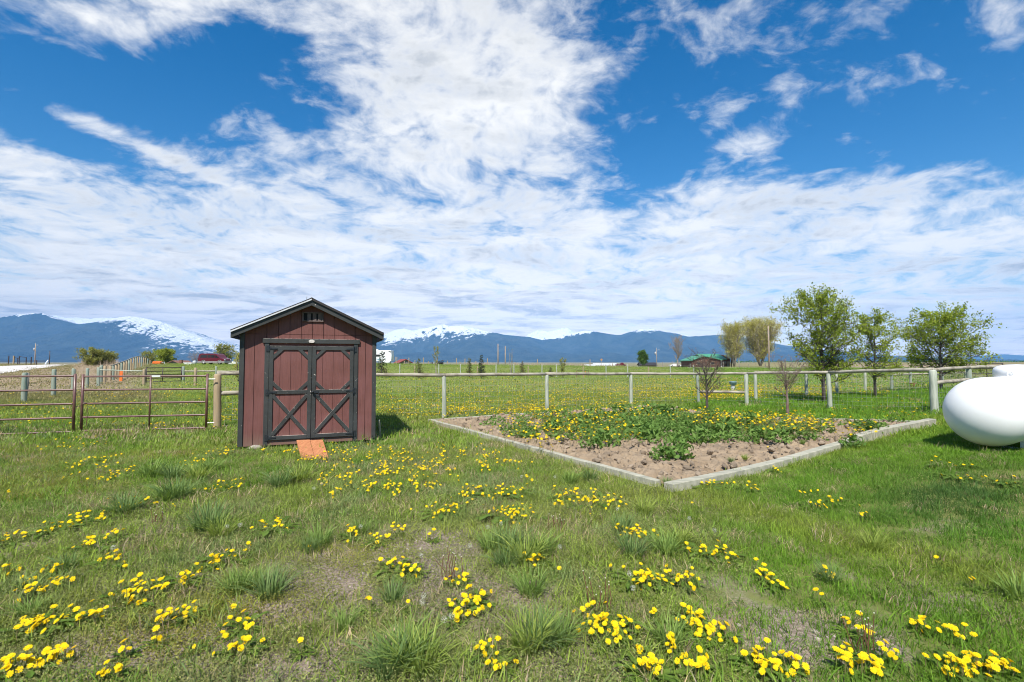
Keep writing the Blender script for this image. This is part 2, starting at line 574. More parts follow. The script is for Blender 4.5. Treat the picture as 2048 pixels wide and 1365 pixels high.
MT['greywall'] = mat('grey_barn_wall', (0.20, 0.185, 0.165), 0.8, None, 2, (4, 4, 1))
MT['orange'] = mat('orange_plastic', (0.72, 0.16, 0.025), 0.5)
MT['rust'] = mat('rusty_metal', (0.17, 0.085, 0.06), 0.8, (0.24, 0.12, 0.085), 5)
MT['blue'] = mat('faded_blue_plastic', (0.22, 0.36, 0.44), 0.5)
MT['pole'] = mat('utility_pole_wood', (0.36, 0.285, 0.21), 0.85, (0.27, 0.215, 0.165), 2, (1, 1, 0.2))
MT['polegrey'] = mat('grey_pole_wood', (0.27, 0.245, 0.215), 0.85, None, 2, (1, 1, 0.2))
MT['insul'] = mat('grey_transformer_paint', (0.45, 0.47, 0.48), 0.4)
MT['wicker'] = mat('tan_wicker', (0.42, 0.26, 0.15), 0.8, (0.26, 0.15, 0.08), 30)


def ground_material():
    m = bpy.data.materials.new('grassy_ground')
    m.use_nodes = True
    t = NT(m.node_tree)
    bs = t.n['Principled BSDF']
    bs.inputs['Roughness'].default_value = 0.95
    bs.inputs['Specular IOR Level'].default_value = 0.1
    geo = t.node('ShaderNodeNewGeometry')
    pos = geo.outputs['Position']
    n1 = t.noise(pos, 0.7, 6, 0.65)
    n2 = t.noise(pos, 6.0, 6, 0.7)
    n3 = t.noise(pos, 45.0, 4, 0.7)
    n4 = t.noise(pos, 0.045, 5, 0.6)
    soil = t.mix(t.ss(n3, 0.35, 0.65), (0.17, 0.13, 0.095), (0.36, 0.295, 0.225))
    soil = t.mix(t.ss(n2, 0.5, 0.7), soil, (0.20, 0.165, 0.135))
    green = t.mix(t.ss(n2, 0.3, 0.7), (0.13, 0.165, 0.036), (0.18, 0.19, 0.06))
    at = t.node('ShaderNodeAttribute', attribute_name='cover')      # 1 thick sward, 0 thin and bare
    cv = t.m('ADD', at.outputs['Fac'], t.m('MULTIPLY', t.m('SUBTRACT', n2, 0.5), 0.8))
    c = t.mix(t.ss(cv, 0.35, 0.75), soil, green)
    at2 = t.node('ShaderNodeAttribute', attribute_name='land')      # rgb of the distant land
    c = t.mix(at2.outputs['Alpha'], c, t.mix(t.m('MULTIPLY', t.ss(n4, 0.35, 0.7), 0.5), at2.outputs['Color'], t.mix(1.0, at2.outputs['Color'], (1.4, 1.15, 1.1), 'MULTIPLY')))
    t.l.new(c, bs.inputs['Base Color'])
    b = t.node('ShaderNodeBump')
    b.inputs['Distance'].default_value = 0.03
    t.l.new(t.m('ADD', n2, t.m('MULTIPLY', n3, 0.4)), b.inputs['Height'])
    t.l.new(b.outputs[0], bs.inputs['Normal'])
    return m


MT['ground'] = ground_material()
MT['road'] = mat('pale_gravel_road', (0.60, 0.56, 0.51), 0.95, (0.50, 0.46, 0.42), 0.6, detail=8)
MT['dirtroad'] = mat('tan_dirt_road', (0.44, 0.38, 0.30), 0.95, (0.36, 0.30, 0.23), 0.4, detail=8)
MT['soil'] = mat('dry_garden_soil', (0.34, 0.255, 0.165), 0.95, (0.22, 0.16, 0.10), 3.0, bump=0.05, bscale=16, detail=9, lo=0.3, hi=0.75)


# ------------------------------------------------------------------ ground cover map (thin, weedy yard; thick lawn)
def bare_spots():
    S = [(780, 1170, .35), (860, 1090, .5), (950, 1185, .38), (700, 1310, .3), (150, 1315, .30), (355, 1290, .22), (70, 1090, .4), (1180, 1315, .22),
         (1570, 1285, .3), (1660, 1255, .28), (1445, 1162, .33), (570, 1225, .2), (215, 987, .5), (1110, 1190, .2), (1500, 1240, .25), (330, 1055, .45), (690, 1150, .4),
         (880, 1140, .4), (820, 1095, .5), (1760, 1290, .25), (640, 1340, .2), (20, 1285, .25), (540, 1330, .2), (1080, 1240, .2), (1240, 1225, .2), (620, 1180, .3), (1890, 1205, .3), (1950, 1045, .4)]
    return [(G(a, b), c) for a, b, c in S]


BARE = bare_spots()


def lawn(X, Y):
    """1 on the fine lawn to the right, 0 in the weedy yard"""
    w = (fbm(X * 0.8, Y * 0.8, 5, 3) - 0.5) * 1.6
    edge = 0.33 * Y + 0.35 + 2.0 * sstep(9, 5, Y) * 0
    return sstep(-0.7, 0.9, X - edge + w)


def cover(X, Y):
    X = np.asarray(X, float)
    Y = np.asarray(Y, float)
    base = 0.66 + 0.85 * (fbm(X * 1.1, Y * 1.1, 11, 4) - 0.45)
    base = base + 0.40 * sstep(4.0, 8.5, Y)
    c = np.maximum(base, lawn(X, Y) * (0.82 + 0.6 * (fbm(X * 1.6, Y * 1.6, 31, 3) - 0.5)))
    for p, r in BARE:
        d2 = ((X - p.x) / (r * 1.1)) ** 2 + ((Y - p.y) / (r * 0.75)) ** 2
        c = c - 0.36 * np.exp(-d2)
    c = np.where(Y > 16, np.maximum(c, 0.8), c)
    return np.clip(c, 0, 1)


def build_ground():
    angs = np.radians(np.concatenate([np.arange(-62, 62, 0.6), np.arange(62, 298, 4.0)]))
    rad = [0.4]
    while rad[-1] < 14500:
        rad.append(rad[-1] * (1.045 if rad[-1] < 300 else 1.12))
    rad = np.array(rad)
    AA, RR = np.meshgrid(angs, rad)
    X, Y = np.sin(AA) * RR, np.cos(AA) * RR
    Z = T(X, Y)
    nr, na = X.shape
    vs = np.stack([X.ravel(), Y.ravel(), Z.ravel()], 1)
    vs = np.vstack([vs, [[0, 0, 0]]])
    fs = []
    for i in range(nr - 1):
        for j in range(na):
            k = (j + 1) % na
            fs.append((i * na + j, i * na + k, (i + 1) * na + k, (i + 1) * na + j))
    for j in range(na):
        fs.append((nr * na, (j + 1) % na, j))
    me = bpy.data.meshes.new('ground')
    me.from_pydata(vs.tolist(), [], fs)
    me.polygons.foreach_set('use_smooth', [True] * len(me.polygons))
    me.materials.append(MT['ground'])
    x, y = vs[:, 0], vs[:, 1]
    a = me.attributes.new('cover', 'FLOAT', 'POINT')
    a.data.foreach_set('value', cover(x, y).astype(np.float32))
    # distant land colours: green pasture, tan rough ground by the road, far plain
    yy = np.maximum(y, 1)
    r = x / yy
    col = np.zeros((len(x), 4))
    n = fbm(x * 0.05, y * 0.05, 77, 4)
    past = np.array([0.16, 0.195, 0.05])
    tan = np.array([0.27, 0.215, 0.14])
    plain = np.array([0.20, 0.18, 0.085])
    tw = np.clip(sstep(-0.72, -0.82, r) * sstep(14, 24, y) + sstep(0.55, .75, r) * sstep(30, 45, y) * 0.6 + 0.55 * sstep(0.05, 0.25, r) * sstep(60, 110, y), 0, 1)
    tw = np.clip(tw * (0.5 + n), 0, 1)
    c3 = past[None] * (1 - tw[:, None]) + tan[None] * tw[:, None]
    pw = sstep(150, 500, np.hypot(x, y))[:, None]
    c3 = c3 * (1 - pw) + plain[None] * pw
    col[:, :3] = c3
    col[:, 3] = sstep(20, 42, np.hypot(x, y))
    b = me.attributes.new('land', 'FLOAT_COLOR', 'POINT')
    b.data.foreach_set('color', col.astype(np.float32).ravel())
    o = link_mesh('ground', me)
    tag(o, 'weedy grass yard and pasture reaching to the horizon', kind='structure')


build_ground()


def strip(name, pts, width, material, label, lift=0.03, n=40, jag=0.0):
    """a road laid over the land"""
    P2 = [Vector(p).to_2d() for p in pts]
    seg = []
    for i in range(len(P2) - 1):
        for k in range(n):
            seg.append(P2[i].lerp(P2[i + 1], k / n))
    seg.append(P2[-1])
    mb = MB()
    vs = []
    W = 5
    for i, p in enumerate(seg):
        d = (seg[min(i + 1, len(seg) - 1)] - seg[max(i - 1, 0)]).normalized()
        nrm = Vector((-d.y, d.x))
        for k in range(W):
            e = (k / (W - 1) - 0.5) * (width + (jag * (vnoise(i * 0.5, k * 9.0, 3) - 0.5)))
            q = p + nrm * e
            vs.append((q.x, q.y, float(T(q.x, q.y)) + lift))
    fs = [(i * W + k, i * W + k + 1, (i + 1) * W + k + 1, (i + 1) * W + k) for i in range(len(seg) - 1) for k in range(W - 1)]
    mb.add(vs, fs)
    o = mb.build(name, material, smooth=True)
    return tag(o, label, kind='structure')


strip('gravel_road', [(-20, 9), (-40, 24), (-60.2, 50.5), (-76, 72.6), (-90, 92), (-104, 112), (-125, 142)], 9.0, MT['road'], 'pale gravel road running off past the brown metal gate', jag=1.0)
strip('dirt_track', [(-30, 118), (20, 121), (60, 122), (110, 125), (180, 140)], 4.5, MT['dirtroad'], 'thin tan dirt track crossing the far pasture', jag=1.0, lift=0.06)


# ------------------------------------------------------------------ mountains
def mountain_material():
    m = bpy.data.materials.new('forested_mountain')
    m.use_nodes = True
    t = NT(m.node_tree)
    bs = t.n['Principled BSDF']
    bs.inputs['Roughness'].default_value = 1.0
    bs.inputs['Specular IOR Level'].default_value = 0.0
    geo = t.node('ShaderNodeNewGeometry')
    pos = geo.outputs['Position']
    n1 = t.noise(pos, 0.0011, 7, 0.65)
    n2 = t.noise(t.vm('MULTIPLY', pos, (1.0, 0.6, 0.5)), 0.0045, 7, 0.72)
    forest = t.mix(t.ss(n2, 0.35, 0.65), (0.030, 0.052, 0.060), (0.065, 0.090, 0.090))
    forest = t.mix(t.m('MULTIPLY', t.ss(n1, 0.55, 0.72), 0.35), forest, (0.11, 0.105, 0.075))
    at = t.node('ShaderNodeAttribute', attribute_name='snow')
    n3 = t.noise(t.vm('MULTIPLY', pos, (1.0, 0.5, 0.35)), 0.013, 6, 0.7)
    s = t.m('ADD', t.m('ADD', at.outputs['Fac'], t.m('MULTIPLY', t.m('SUBTRACT', n2, 0.5), 2.0)), t.m('MULTIPLY', t.m('SUBTRACT', n3, 0.5), 2.3))
    c = t.mix(t.m('MULTIPLY', t.ss(s, 0.38, 0.60), t.ss(at.outputs['Fac'], 0.02, 0.14)), forest, (0.86, 0.88, 0.90))
    t.l.new(c, bs.inputs['Base Color'])
    b = t.node('ShaderNodeBump')
    b.inputs['Distance'].default_value = 160.0
    t.l.new(n2, b.inputs['Height'])
    t.l.new(b.outputs[0], bs.inputs['Normal'])
    return m


MT['mountain'] = mountain_material()


def mountains(label, D, crest, snow, depth=3500, seed=1, spur=0.34, nx=640, nt=60):
    """crest: (column, row) of the skyline; snow: (column, how far the snow reaches down in rows)"""
    cx = np.array([c[0] for c in crest], float)
    ch = np.array([(724 - c[1]) / F * D for c in crest], float)
    x0, x1 = (cx[0] - 1024) / F * D, (cx[-1] - 1024) / F * D
    xs = np.linspace(x0, x1, nx)
    ts = np.concatenate([np.linspace(0, 1, nt), np.linspace(1.06, 1.5, 8)])
    X, TT = np.meshgrid(xs, ts)
    Y = D - depth * (1 - TT)
    wob = (fbm(X / 2600 + 9, Y / 2600, seed, 3) - 0.5) * 2400 * np.clip(1 - TT, 0, 1)
    px = (X + wob) / D * F + 1024
    H = np.interp(px, cx, ch)
    small = (fbm(X / 330, Y / 500 + 4, seed + 4, 4) - 0.5)
    H = H * (1 + 0.05 * small * (TT > 0.85))
    rid = 1 - np.abs(2 * fbm(X / 1500, Y / 4200, seed + 9, 5) - 1)
    rid = (rid - rid.min()) / (rid.max() - rid.min())
    tt = np.clip(TT, 0, 1)
    shape = tt ** 1.15 * (1 - spur * (1 - rid) * 4 * tt * (1 - tt) * 1.4)
    shape = np.where(TT > 1, 1 - (TT - 1) * 0.6, shape)
    gul = 1 - np.abs(2 * fbm(X / 420 + 3, Y / 1500, seed + 17, 4) - 1)
    gul = gul - gul.mean()
    Z = H * shape - 12 + np.where(TT < 1.0, 150 * gul * np.clip(4 * tt * (1 - tt), 0, 1), 0)
    sd = np.interp(px, [s[0] for s in snow], [s[1] for s in snow])
    below = (H - Z) / D * F
    sn = np.clip(1.0 - below / np.maximum(sd * 1.6, 0.01), -1, 1) * (sd > 0.3)
    sn = np.where(TT > 1, np.where(sd > 1, 0.6, 0), sn)
    vs = np.stack([X.ravel(), Y.ravel(), Z.ravel()], 1)
    R, Cn = X.shape
    fs = [(i * Cn + j, i * Cn + j + 1, (i + 1) * Cn + j + 1, (i + 1) * Cn + j) for i in range(R - 1) for j in range(Cn - 1)]
    me = bpy.data.meshes.new('mountain_range')
    me.from_pydata(vs.tolist(), [], fs)
    me.polygons.foreach_set('use_smooth', [True] * len(me.polygons))
    me.materials.append(MT['mountain'])
    a = me.attributes.new('snow', 'FLOAT', 'POINT')
    a.data.foreach_set('value', np.clip(sn, 0, 1).astype(np.float32).ravel())
    return tag(link_mesh('mountain_range', me), label, kind='structure')


mountains('blue forested mountains with snow streaked summits', 9500,
          [(-560, 690), (-400, 660), (-250, 640), (-120, 645), (-40, 636), (0, 632), (30, 628), (70, 625), (84, 627), (100, 633), (130, 641), (148, 648), (175, 646), (205, 641), (235, 634), (255, 630), (275, 632),
           (300, 638), (330, 646), (360, 658), (390, 670), (420, 682), (450, 694), (475, 701), (520, 704), (600, 706), (680, 704), (740, 690), (760, 676), (775, 673), (790, 674), (805, 671), (830, 662), (855, 655), (875, 650), (888, 647),
           (900, 651), (915, 650), (930, 651), (950, 655), (965, 660), (985, 664), (1005, 668), (1035, 671), (1060, 673), (1085, 680), (1105, 676), (1130, 671), (1150, 664), (1168, 660), (1185, 661), (1205, 665), (1225, 668),
           (1240, 669), (1258, 663), (1280, 658), (1300, 656), (1318, 659), (1340, 664), (1370, 669), (1400, 671), (1430, 669), (1447, 669), (1480, 673), (1520, 680), (1570, 690), (1640, 700), (1720, 708), (1790, 714), (1840, 719), (1900, 722)],
          [(-560, 8), (-100, 6), (0, 2.5), (40, 6), (66, 4), (84, 3), (110, 2), (148, 0), (190, 0), (210, 9), (245, 14), (258, 17), (275, 24), (310, 27), (350, 25), (400, 20), (440, 14), (470, 8), (520, 0), (740, 0), (770, 4), (800, 20), (830, 22),
           (870, 24), (890, 28), (930, 24), (960, 16), (985, 3), (1000, 0), (1085, 0), (1120, 6), (1165, 6), (1185, 4), (1200, 0), (1260, 0), (1275, 8), (1300, 12), (1315, 4), (1335, 2), (1365, 4), (1385, 3), (1400, 0), (1900, 0)], seed=3, spur=0.5)
mountains('snow covered peaks behind the forested range', 12500,
          [(40, 720), (70, 660), (95, 631), (110, 629), (130, 635), (150, 634), (175, 637), (200, 633), (225, 634), (250, 640), (300, 690), (330, 720)],
          [(0, 60), (400, 60)], seed=21, nx=120, spur=0.2, depth=2500)
mountains('snowy shoulder peaks beyond the middle mountain', 12500,
          [(700, 720), (740, 690), (772, 666), (790, 659), (808, 656), (825, 660), (850, 655), (870, 664), (900, 690), (960, 700), (1030, 690), (1058, 668), (1075, 660), (1100, 662), (1120, 657), (1135, 656), (1150, 664), (1190, 690), (1230, 720)],
          [(0, 60), (2000, 60)], seed=33, nx=160, spur=0.2, depth=2500)
mountains('low pale blue hills on the far plain', 14000,
          [(1560, 723), (1680, 716), (1760, 712), (1820, 716), (1880, 717), (1930, 714), (1975, 710), (2010, 708), (2050, 711), (2120, 714), (2250, 709), (2420, 713), (2600, 722)],
          [(0, 0), (3000, 0)], seed=41, nx=140, depth=1500)

# haze: even thin air round everything
hz = MB().box((0, 0, 685), (31000, 31000, 1430)).build('haze', bpy.data.materials.new('thin_haze'))
hm = hz.data.materials[0]
hm.use_nodes = True
ht = NT(hm.node_tree)
ht.n.clear()
pv = ht.node('ShaderNodeVolumePrincipled')
pv.inputs['Color'].default_value = (0.22, 0.53, 1.0, 1)
pv.inputs['Density'].default_value = 5.8e-5
pv.inputs['Anisotropy'].default_value = -0.42
ho = ht.node('ShaderNodeOutputMaterial')
ht.l.new(pv.outputs[0], ho.inputs['Volume'])
tag(hz, 'thin bluish air over the valley', kind='stuff')
# ------------------------------------------------------------------ shed
def build_shed():
    root = empty('garden_shed', (-4.81, 8.55, 0.066), math.atan2(0.357, 0.934),
                 'red brown wooden shed with charcoal double doors and low gable roof', 'shed')
    W, DEP, EAVE, PEAK = 2.325, 3.0, 2.02, 2.575
    mid = W / 2

    def roofz(x):
        return EAVE + (PEAK - EAVE) * (1 - abs(x - mid) / mid)
    wall = MB().prism([(0.02, 0), (W - 0.02, 0), (W - 0.02, roofz(0.02) - 0.06), (mid, PEAK - 0.06), (0.02, roofz(0.02) - 0.06)], 0.02, DEP)
    wall.build('wall', MT['siding'], root)
    SEAM = 1.99
    cuts = [0.0] + [0.04 + 0.19 * k for k in range(1, 13)] + [W]
    door_l, door_r, door_t = 0.394, 1.988, 1.875
    for i in range(len(cuts) - 1):
        a, b = cuts[i] + 0.004, cuts[i + 1] - 0.004
        for lo in ('low', 'high'):
            if lo == 'low':
                base = 0.0
                if a < door_r and b > door_l:
                    if a >= door_l and b <= door_r:
                        base = door_t - 0.02
                    elif a < door_l:
                        MB().box(((a + door_l) / 2, 0.008, SEAM / 2), (door_l - a, 0.024, SEAM)).build('siding_plank', MT['siding'], root)
                        a2 = door_l
                        MB().box(((a2 + b) / 2, 0.008, (SEAM + door_t) / 2), (b - a2 - 0.001, 0.024, SEAM - door_t)).build('siding_plank', MT['siding'], root)
                        continue
                    else:
                        MB().box(((b + door_r) / 2, 0.008, SEAM / 2), (b - door_r, 0.024, SEAM)).build('siding_plank', MT['siding'], root)
                        MB().box(((a + door_r) / 2, 0.008, (SEAM + door_t) / 2), (door_r - a - 0.001, 0.024, SEAM - door_t)).build('siding_plank', MT['siding'], root)
                        continue
                MB().box(((a + b) / 2, 0.008, (base + SEAM) / 2), (b - a, 0.024, SEAM - base)).build('siding_plank', MT['siding'], root)
            else:
                z0 = SEAM + 0.007
                za, zb = roofz(a) - 0.03, roofz(b) - 0.03
                if max(za, zb) < z0 + 0.01:
                    continue
                poly = [(a, z0), (b, z0), (b, max(zb, z0 + 0.002))]
                if a < mid < b:
                    poly.append((mid, PEAK - 0.03))
                poly.append((a, max(za, z0 + 0.002)))
                MB().prism(poly, -0.002, 0.02).build('siding_plank', MT['siding'], root)
    # corner boards, sill, skids
    for x in (0.033, W - 0.033):
        MB().box((x, -0.004, 1.01), (0.075, 0.05, 2.02)).build('corner_board', MT['trim'], root, bevel=0.003)
    MB().box((1.19, -0.002, 0.05), (1.44, 0.03, 0.096)).build('sill_board', MT['siding'], root)
    for x in (0.45, 1.93):
        MB().box((x, 1.5, -0.055), (0.085, 2.96, 0.11)).build('skid', MT['siding'], root)
    # casing
    for x in (0.43, 1.952):
        MB().box((x, -0.016, 0.925), (0.073, 0.028, 1.85)).build('door_casing', MT['trim'], root, bevel=0.003)
    MB().box((1.19, -0.022, 1.872), (1.66, 0.044, 0.082)).build('head_casing', MT['trim'], root, bevel=0.004)
    pl = MB().prism([(-0.05, -0.012), (-0.035, -0.028), (0.0, -0.031), (0.035, -0.028), (0.052, -0.010), (0.046, 0.016), (0.02, 0.03), (-0.022, 0.029), (-0.047, 0.013)], 0, 0.012)
    pl.build('name_plate', MT['plate'], root, loc=(1.17, -0.058, 1.872))
    # doors
    for k, (x0, x1) in enumerate(((0.472, 1.176), (1.184, 1.912))):
        z0, z1 = 0.095 if k == 0 else 0.10, 1.782
        w = x1 - x0
        d = MB().box(((x0 + x1) / 2, -0.006, (z0 + z1) / 2), (w, 0.024, z1 - z0)).build('door', MT['siding'], root)
        ns = 4
        for i in range(ns):
            a, b = x0 + w * i / ns + 0.003, x0 + w * (i + 1) / ns - 0.003
            MB().box(((a + b) / 2, -0.022, (z0 + z1) / 2), (b - a, 0.010, z1 - z0)).build('door_plank', MT['siding'], d)
        yf = -0.038
        sw = 0.066
        for x in (x0 + sw / 2, x1 - sw / 2):
            MB().box((x, yf, (z0 + z1) / 2), (sw, 0.024, z1 - z0)).build('stile', MT['trim'], d, bevel=0.002)
        zm = 0.945
        for z, h in ((z1 - 0.036, 0.072), (zm, 0.066), (z0 + 0.034, 0.068)):
            MB().box(((x0 + x1) / 2, yf, z), (w - 2 * sw - 0.001, 0.024, h)).build('cross_rail', MT['trim'], d, bevel=0.002)
        xl, xr = x0 + sw, x1 - sw
        zt, zb = z1 - 0.072, zm + 0.033
        c = 0.17
        for (p, q) in (((xl, zt - c), (xl + c, zt)), ((xr, zt - c), (xr - c, zt)), ((xl, zb + c), (xl + c, zb)), ((xr, zb + c), (xr - c, zb))):
            s = -1 if q[1] > p[1] else 1
            v = Vector((q[0] - p[0], q[1] - p[1]))
            nv = Vector((-v.y, v.x)).normalized()
            if nv.y * s < 0:
                nv = -nv
            nv = nv * 0.055
            poly = [p, q, (q[0] + nv.x * 0.0, q[1]), p]
            k0 = 0.078
            sx = 1 if q[0] > p[0] else -1
            poly = [(p[0], p[1]), (q[0], q[1]), (q[0] - sx * k0, q[1]), (p[0], p[1] + (k0 if s < 0 else -k0))]
            area = sum(poly[i][0] * poly[(i + 1) % 4][1] - poly[(i + 1) % 4][0] * poly[i][1] for i in range(4))
            MB().prism(poly if area < 0 else poly[::-1], yf - 0.010, yf + 0.012).build('corner_brace', MT['trim'], d)
        zb0, zt0 = z0 + 0.068, zm - 0.033
        MB().bar((xl, yf + 0.001, zt0 - 0.02), (xr, yf + 0.001, zb0 + 0.02), 0.062, 0.020, up=(0, -1, 0)).build('diagonal_brace', MT['trim'], d, bevel=0.002)
        e = d.children[-1]
        M_ = MB().bar((xl, yf, zb0 + 0.02), (xr, yf, zt0 - 0.02), 0.062, 0.026, up=(0, -1, 0))
        M_.build('diagonal_brace', MT['trim'], d, bevel=0.002)
        # strap hinges on the outer side
        hx, sgn = (x0, 1) if k == 0 else (x1, -1)
        for z in (z1 - 0.05, zm, z0 + 0.04):
            h = MB()
            h.box((hx - sgn * 0.028, -0.036, z), (0.05, 0.010, 0.11))
            h.prism([(hx + sgn * 0.0, z - 0.02), (hx + sgn * 0.0, z + 0.02), (hx + sgn * 0.13, z + 0.008), (hx + sgn * 0.13, z - 0.008)][::sgn], -0.058, -0.050)
            h.tube([(hx - sgn * 0.001, -0.055, z - 0.05), (hx - sgn * 0.001, -0.055, z + 0.05)], 0.010, 8)
            h.build('hinge', MT['dark_metal'], d)
        if k == 1:
            h = MB()
            h.box((x0 + 0.055, -0.056, zm - 0.01), (0.13, 0.012, 0.035))
            h.tube([(x0 + 0.02, -0.05, zm), (x0 + 0.02, -0.095, zm)], 0.008, 8)
            h.lathe([(0.004, -0.02), (0.018, -0.012), (0.022, 0.0), (0.018, 0.012), (0.004, 0.02)], 10, (x0 + 0.02, -0.10, zm))
            h.tube([(x0 + 0.06, -0.066, zm - 0.02), (x0 + 0.06, -0.075, zm - 0.06), (x0 + 0.12, -0.075, zm - 0.06), (x0 + 0.12, -0.066, zm - 0.02)], 0.006, 6)
            h.build('latch', MT['dark_metal'], d)
    # gable vent
    v = MB()
    vx, vz, vw, vh = 1.185, 2.325, 0.36, 0.17
    v.box((vx, -0.004, vz), (vw, 0.012, vh), mi=0)
    vo = v.build('gable_vent', MT['dark'], root)
    for x in (vx - vw / 2 + 0.01, vx + vw / 2 - 0.01):
        MB().box((x, -0.020, vz), (0.022, 0.03, vh)).build('vent_frame', MT['vent'], vo)
    for z in (vz - vh / 2 + 0.008, vz + vh / 2 - 0.008):
        MB().box((vx, -0.020, z), (vw - 0.045, 0.028, 0.018)).build('vent_frame', MT['vent'], vo)
    for i in range(3):
        MB().box((vx - 0.066 + i * 0.092, -0.016, vz), (0.062, 0.012, vh - 0.036)).build('vent_slat', MT['vent'], vo)
    # roof
    oh, front, back = 0.125, -0.175, DEP + 0.1
    sl = (PEAK - EAVE) / mid
    th = 0.03
    for s in (-1, 1):
        xe = -oh if s < 0 else W + oh
        ze = EAVE - sl * oh
        r = MB()
        top = 0.075
        poly = [(mid, PEAK), (mid, PEAK + top), (xe, ze + top), (xe, ze + top - th), (mid - s * 0 + 0, PEAK + top - th)]
        poly = [(mid, PEAK + top - th), (mid, PEAK + top), (xe, ze + top), (xe, ze + top - th)]
        if s > 0:
            poly = poly[::-1]
        r.prism(poly, front - 0.02, back)
        n = 14
        L = xe - mid
        for i in range(n + 1):                      # raised ribs running down the slope
            y = front + (back - front) * i / n
            r.bar((mid + s * 0.02, y, PEAK + top + 0.006 - sl * 0.02), (xe, y, ze + top + 0.006), 0.03, 0.016)
        r.build('roof_panel', MT['roof'], root)
        f = MB()
        p = [(mid, PEAK - 0.05), (mid, PEAK + top - th - 0.004), (xe, ze + top - th - 0.004), (xe, ze - 0.05)]
        f.prism(p if s < 0 else p[::-1], front, front + 0.025)
        f.build('fascia_board', MT['trim'], root)
        f = MB()
        f.prism([(xe, ze - 0.05), (xe, ze + top - th - 0.004), (xe - s * 0.022, ze + top - th - 0.004 + sl * .02), (xe - s * 0.022, ze - 0.05)][::s], front + 0.027, back)
        f.build('eave_board', MT['trim'], root)
        f = MB()
        p = [(xe - s * 0.023, ze - 0.03 + sl * .023), (xe - s * 0.023, ze - 0.015 + sl * .023), (mid - s * 0 , PEAK - 0.0), (mid, PEAK - 0.02)]
        f.prism(p[::-1] if s < 0 else p, front + 0.026, 0.0)
        f.build('soffit', MT['soffit'], root)
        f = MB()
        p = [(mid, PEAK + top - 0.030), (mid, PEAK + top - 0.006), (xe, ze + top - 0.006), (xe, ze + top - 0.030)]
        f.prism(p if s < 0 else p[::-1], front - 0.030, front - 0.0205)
        o = f.build('drip_edge', MT['pale_metal_and_glint'] if s < 0 else MT['roof'], root)  # sun glint on one slope painted as pale metal, other slope stays dark
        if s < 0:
            o['label'] = 'metal drip edge with its sun glint painted pale'
    r = MB()
    r.prism([(mid - 0.13, PEAK + 0.075 + 0.012 - sl * 0.13), (mid, PEAK + 0.095), (mid + 0.13, PEAK + 0.075 + 0.012 - sl * 0.13), (mid + 0.13, PEAK + 0.075 + 0.002 - sl * 0.13), (mid, PEAK + 0.082), (mid - 0.13, PEAK + 0.075 + 0.002 - sl * 0.13)][::-1], front - 0.02, back)
    r.build('ridge_cap', MT['roof'], root)
    MB().tube([(mid - 0.09, front + 0.05, PEAK + 0.04), (mid - 0.085, front + 0.04, PEAK + 0.115)], 0.004, 5).build('ridge_wire', MT['wire'], root)
    return root


build_shed()


def ramp_board(px0, px1, pxb0, pxb1, label):
    """one board leaning from the sill to the grass"""
    top0, top1 = A(px0, 880.5, 8.80), A(px1, 879.5, 8.80)
    b0, b1 = G(pxb0, 916.5, 0.035), G(pxb1, 915.5, 0.035)
    mb = MB()
    t = Vector((0, 0, 0.035))
    c = [b0, b1, top1, top0]
    mb.add([p - t for p in c] + c, [(3, 2, 1, 0), (4, 5, 6, 7), (0, 1, 5, 4), (1, 2, 6, 5), (2, 3, 7, 6), (3, 0, 4, 7)])
    return tag(mb.build('ramp_board', MT['ramp'], bevel=0.004), label, 'ramp board', 'boards leaning on the shed sill')


ramp_board(593, 619.6, 602.5, 629.3, 'orange stained ramp board at the shed doors, the one nearer the metal gate')
ramp_board(620.4, 645.5, 630, 657.5, 'orange stained ramp board at the shed doors, the one nearer the garden bed')
p = G(503, 902)
tag(MB().blob((0, 0, 0.035), (0.15, 0.10, 0.045), 4).build('support_rock', MT['rock'], smooth=True, loc=p + Vector((0, 0.1, 0))), 'flat pale rock propping the shed corner nearest the gate', 'rock')
for i, (x, y, r, lab) in enumerate(((733, 884, 0.045, 'small pale rock under the shed corner nearest the garden bed'), (747, 883, 0.03, 'tiny pale rock beside the leaning stick at the shed corner'))):
    tag(MB().blob((0, 0, r * 0.4), (r, r, r * 0.7), 9 + i).build('small_rock', MT['rock'], smooth=True, loc=G(x, y)), lab, 'rock')
a, b = G(761, 880, 0.01), Vector((-2.60, 9.52, 0.42))
tag(MB().bar(a, b, 0.03, 0.03).build('leaning_stick', MT['grey_wood']), 'short grey stick leaning against the shaded shed corner', 'stick')


# ------------------------------------------------------------------ fences
def post_mesh(h, r, seed, square=False):
    rr = random.Random(seed)
    mb = MB()
    if square:
        mb.box((0, 0, h / 2 - 0.1), (2 * r, 2 * r, h + 0.2))
    else:
        pts = [(rr.uniform(-.006, .006), rr.uniform(-.006, .006), z) for z in (-0.2, 0.0, h * 0.35, h * 0.7, h - 0.02, h)]
        mb.tube(pts, [r * 1.05, r * 1.03, r, r * 0.97, r * 0.95, r * 0.82], 10)
    return mb.mesh('post', MT['treated'], not square)


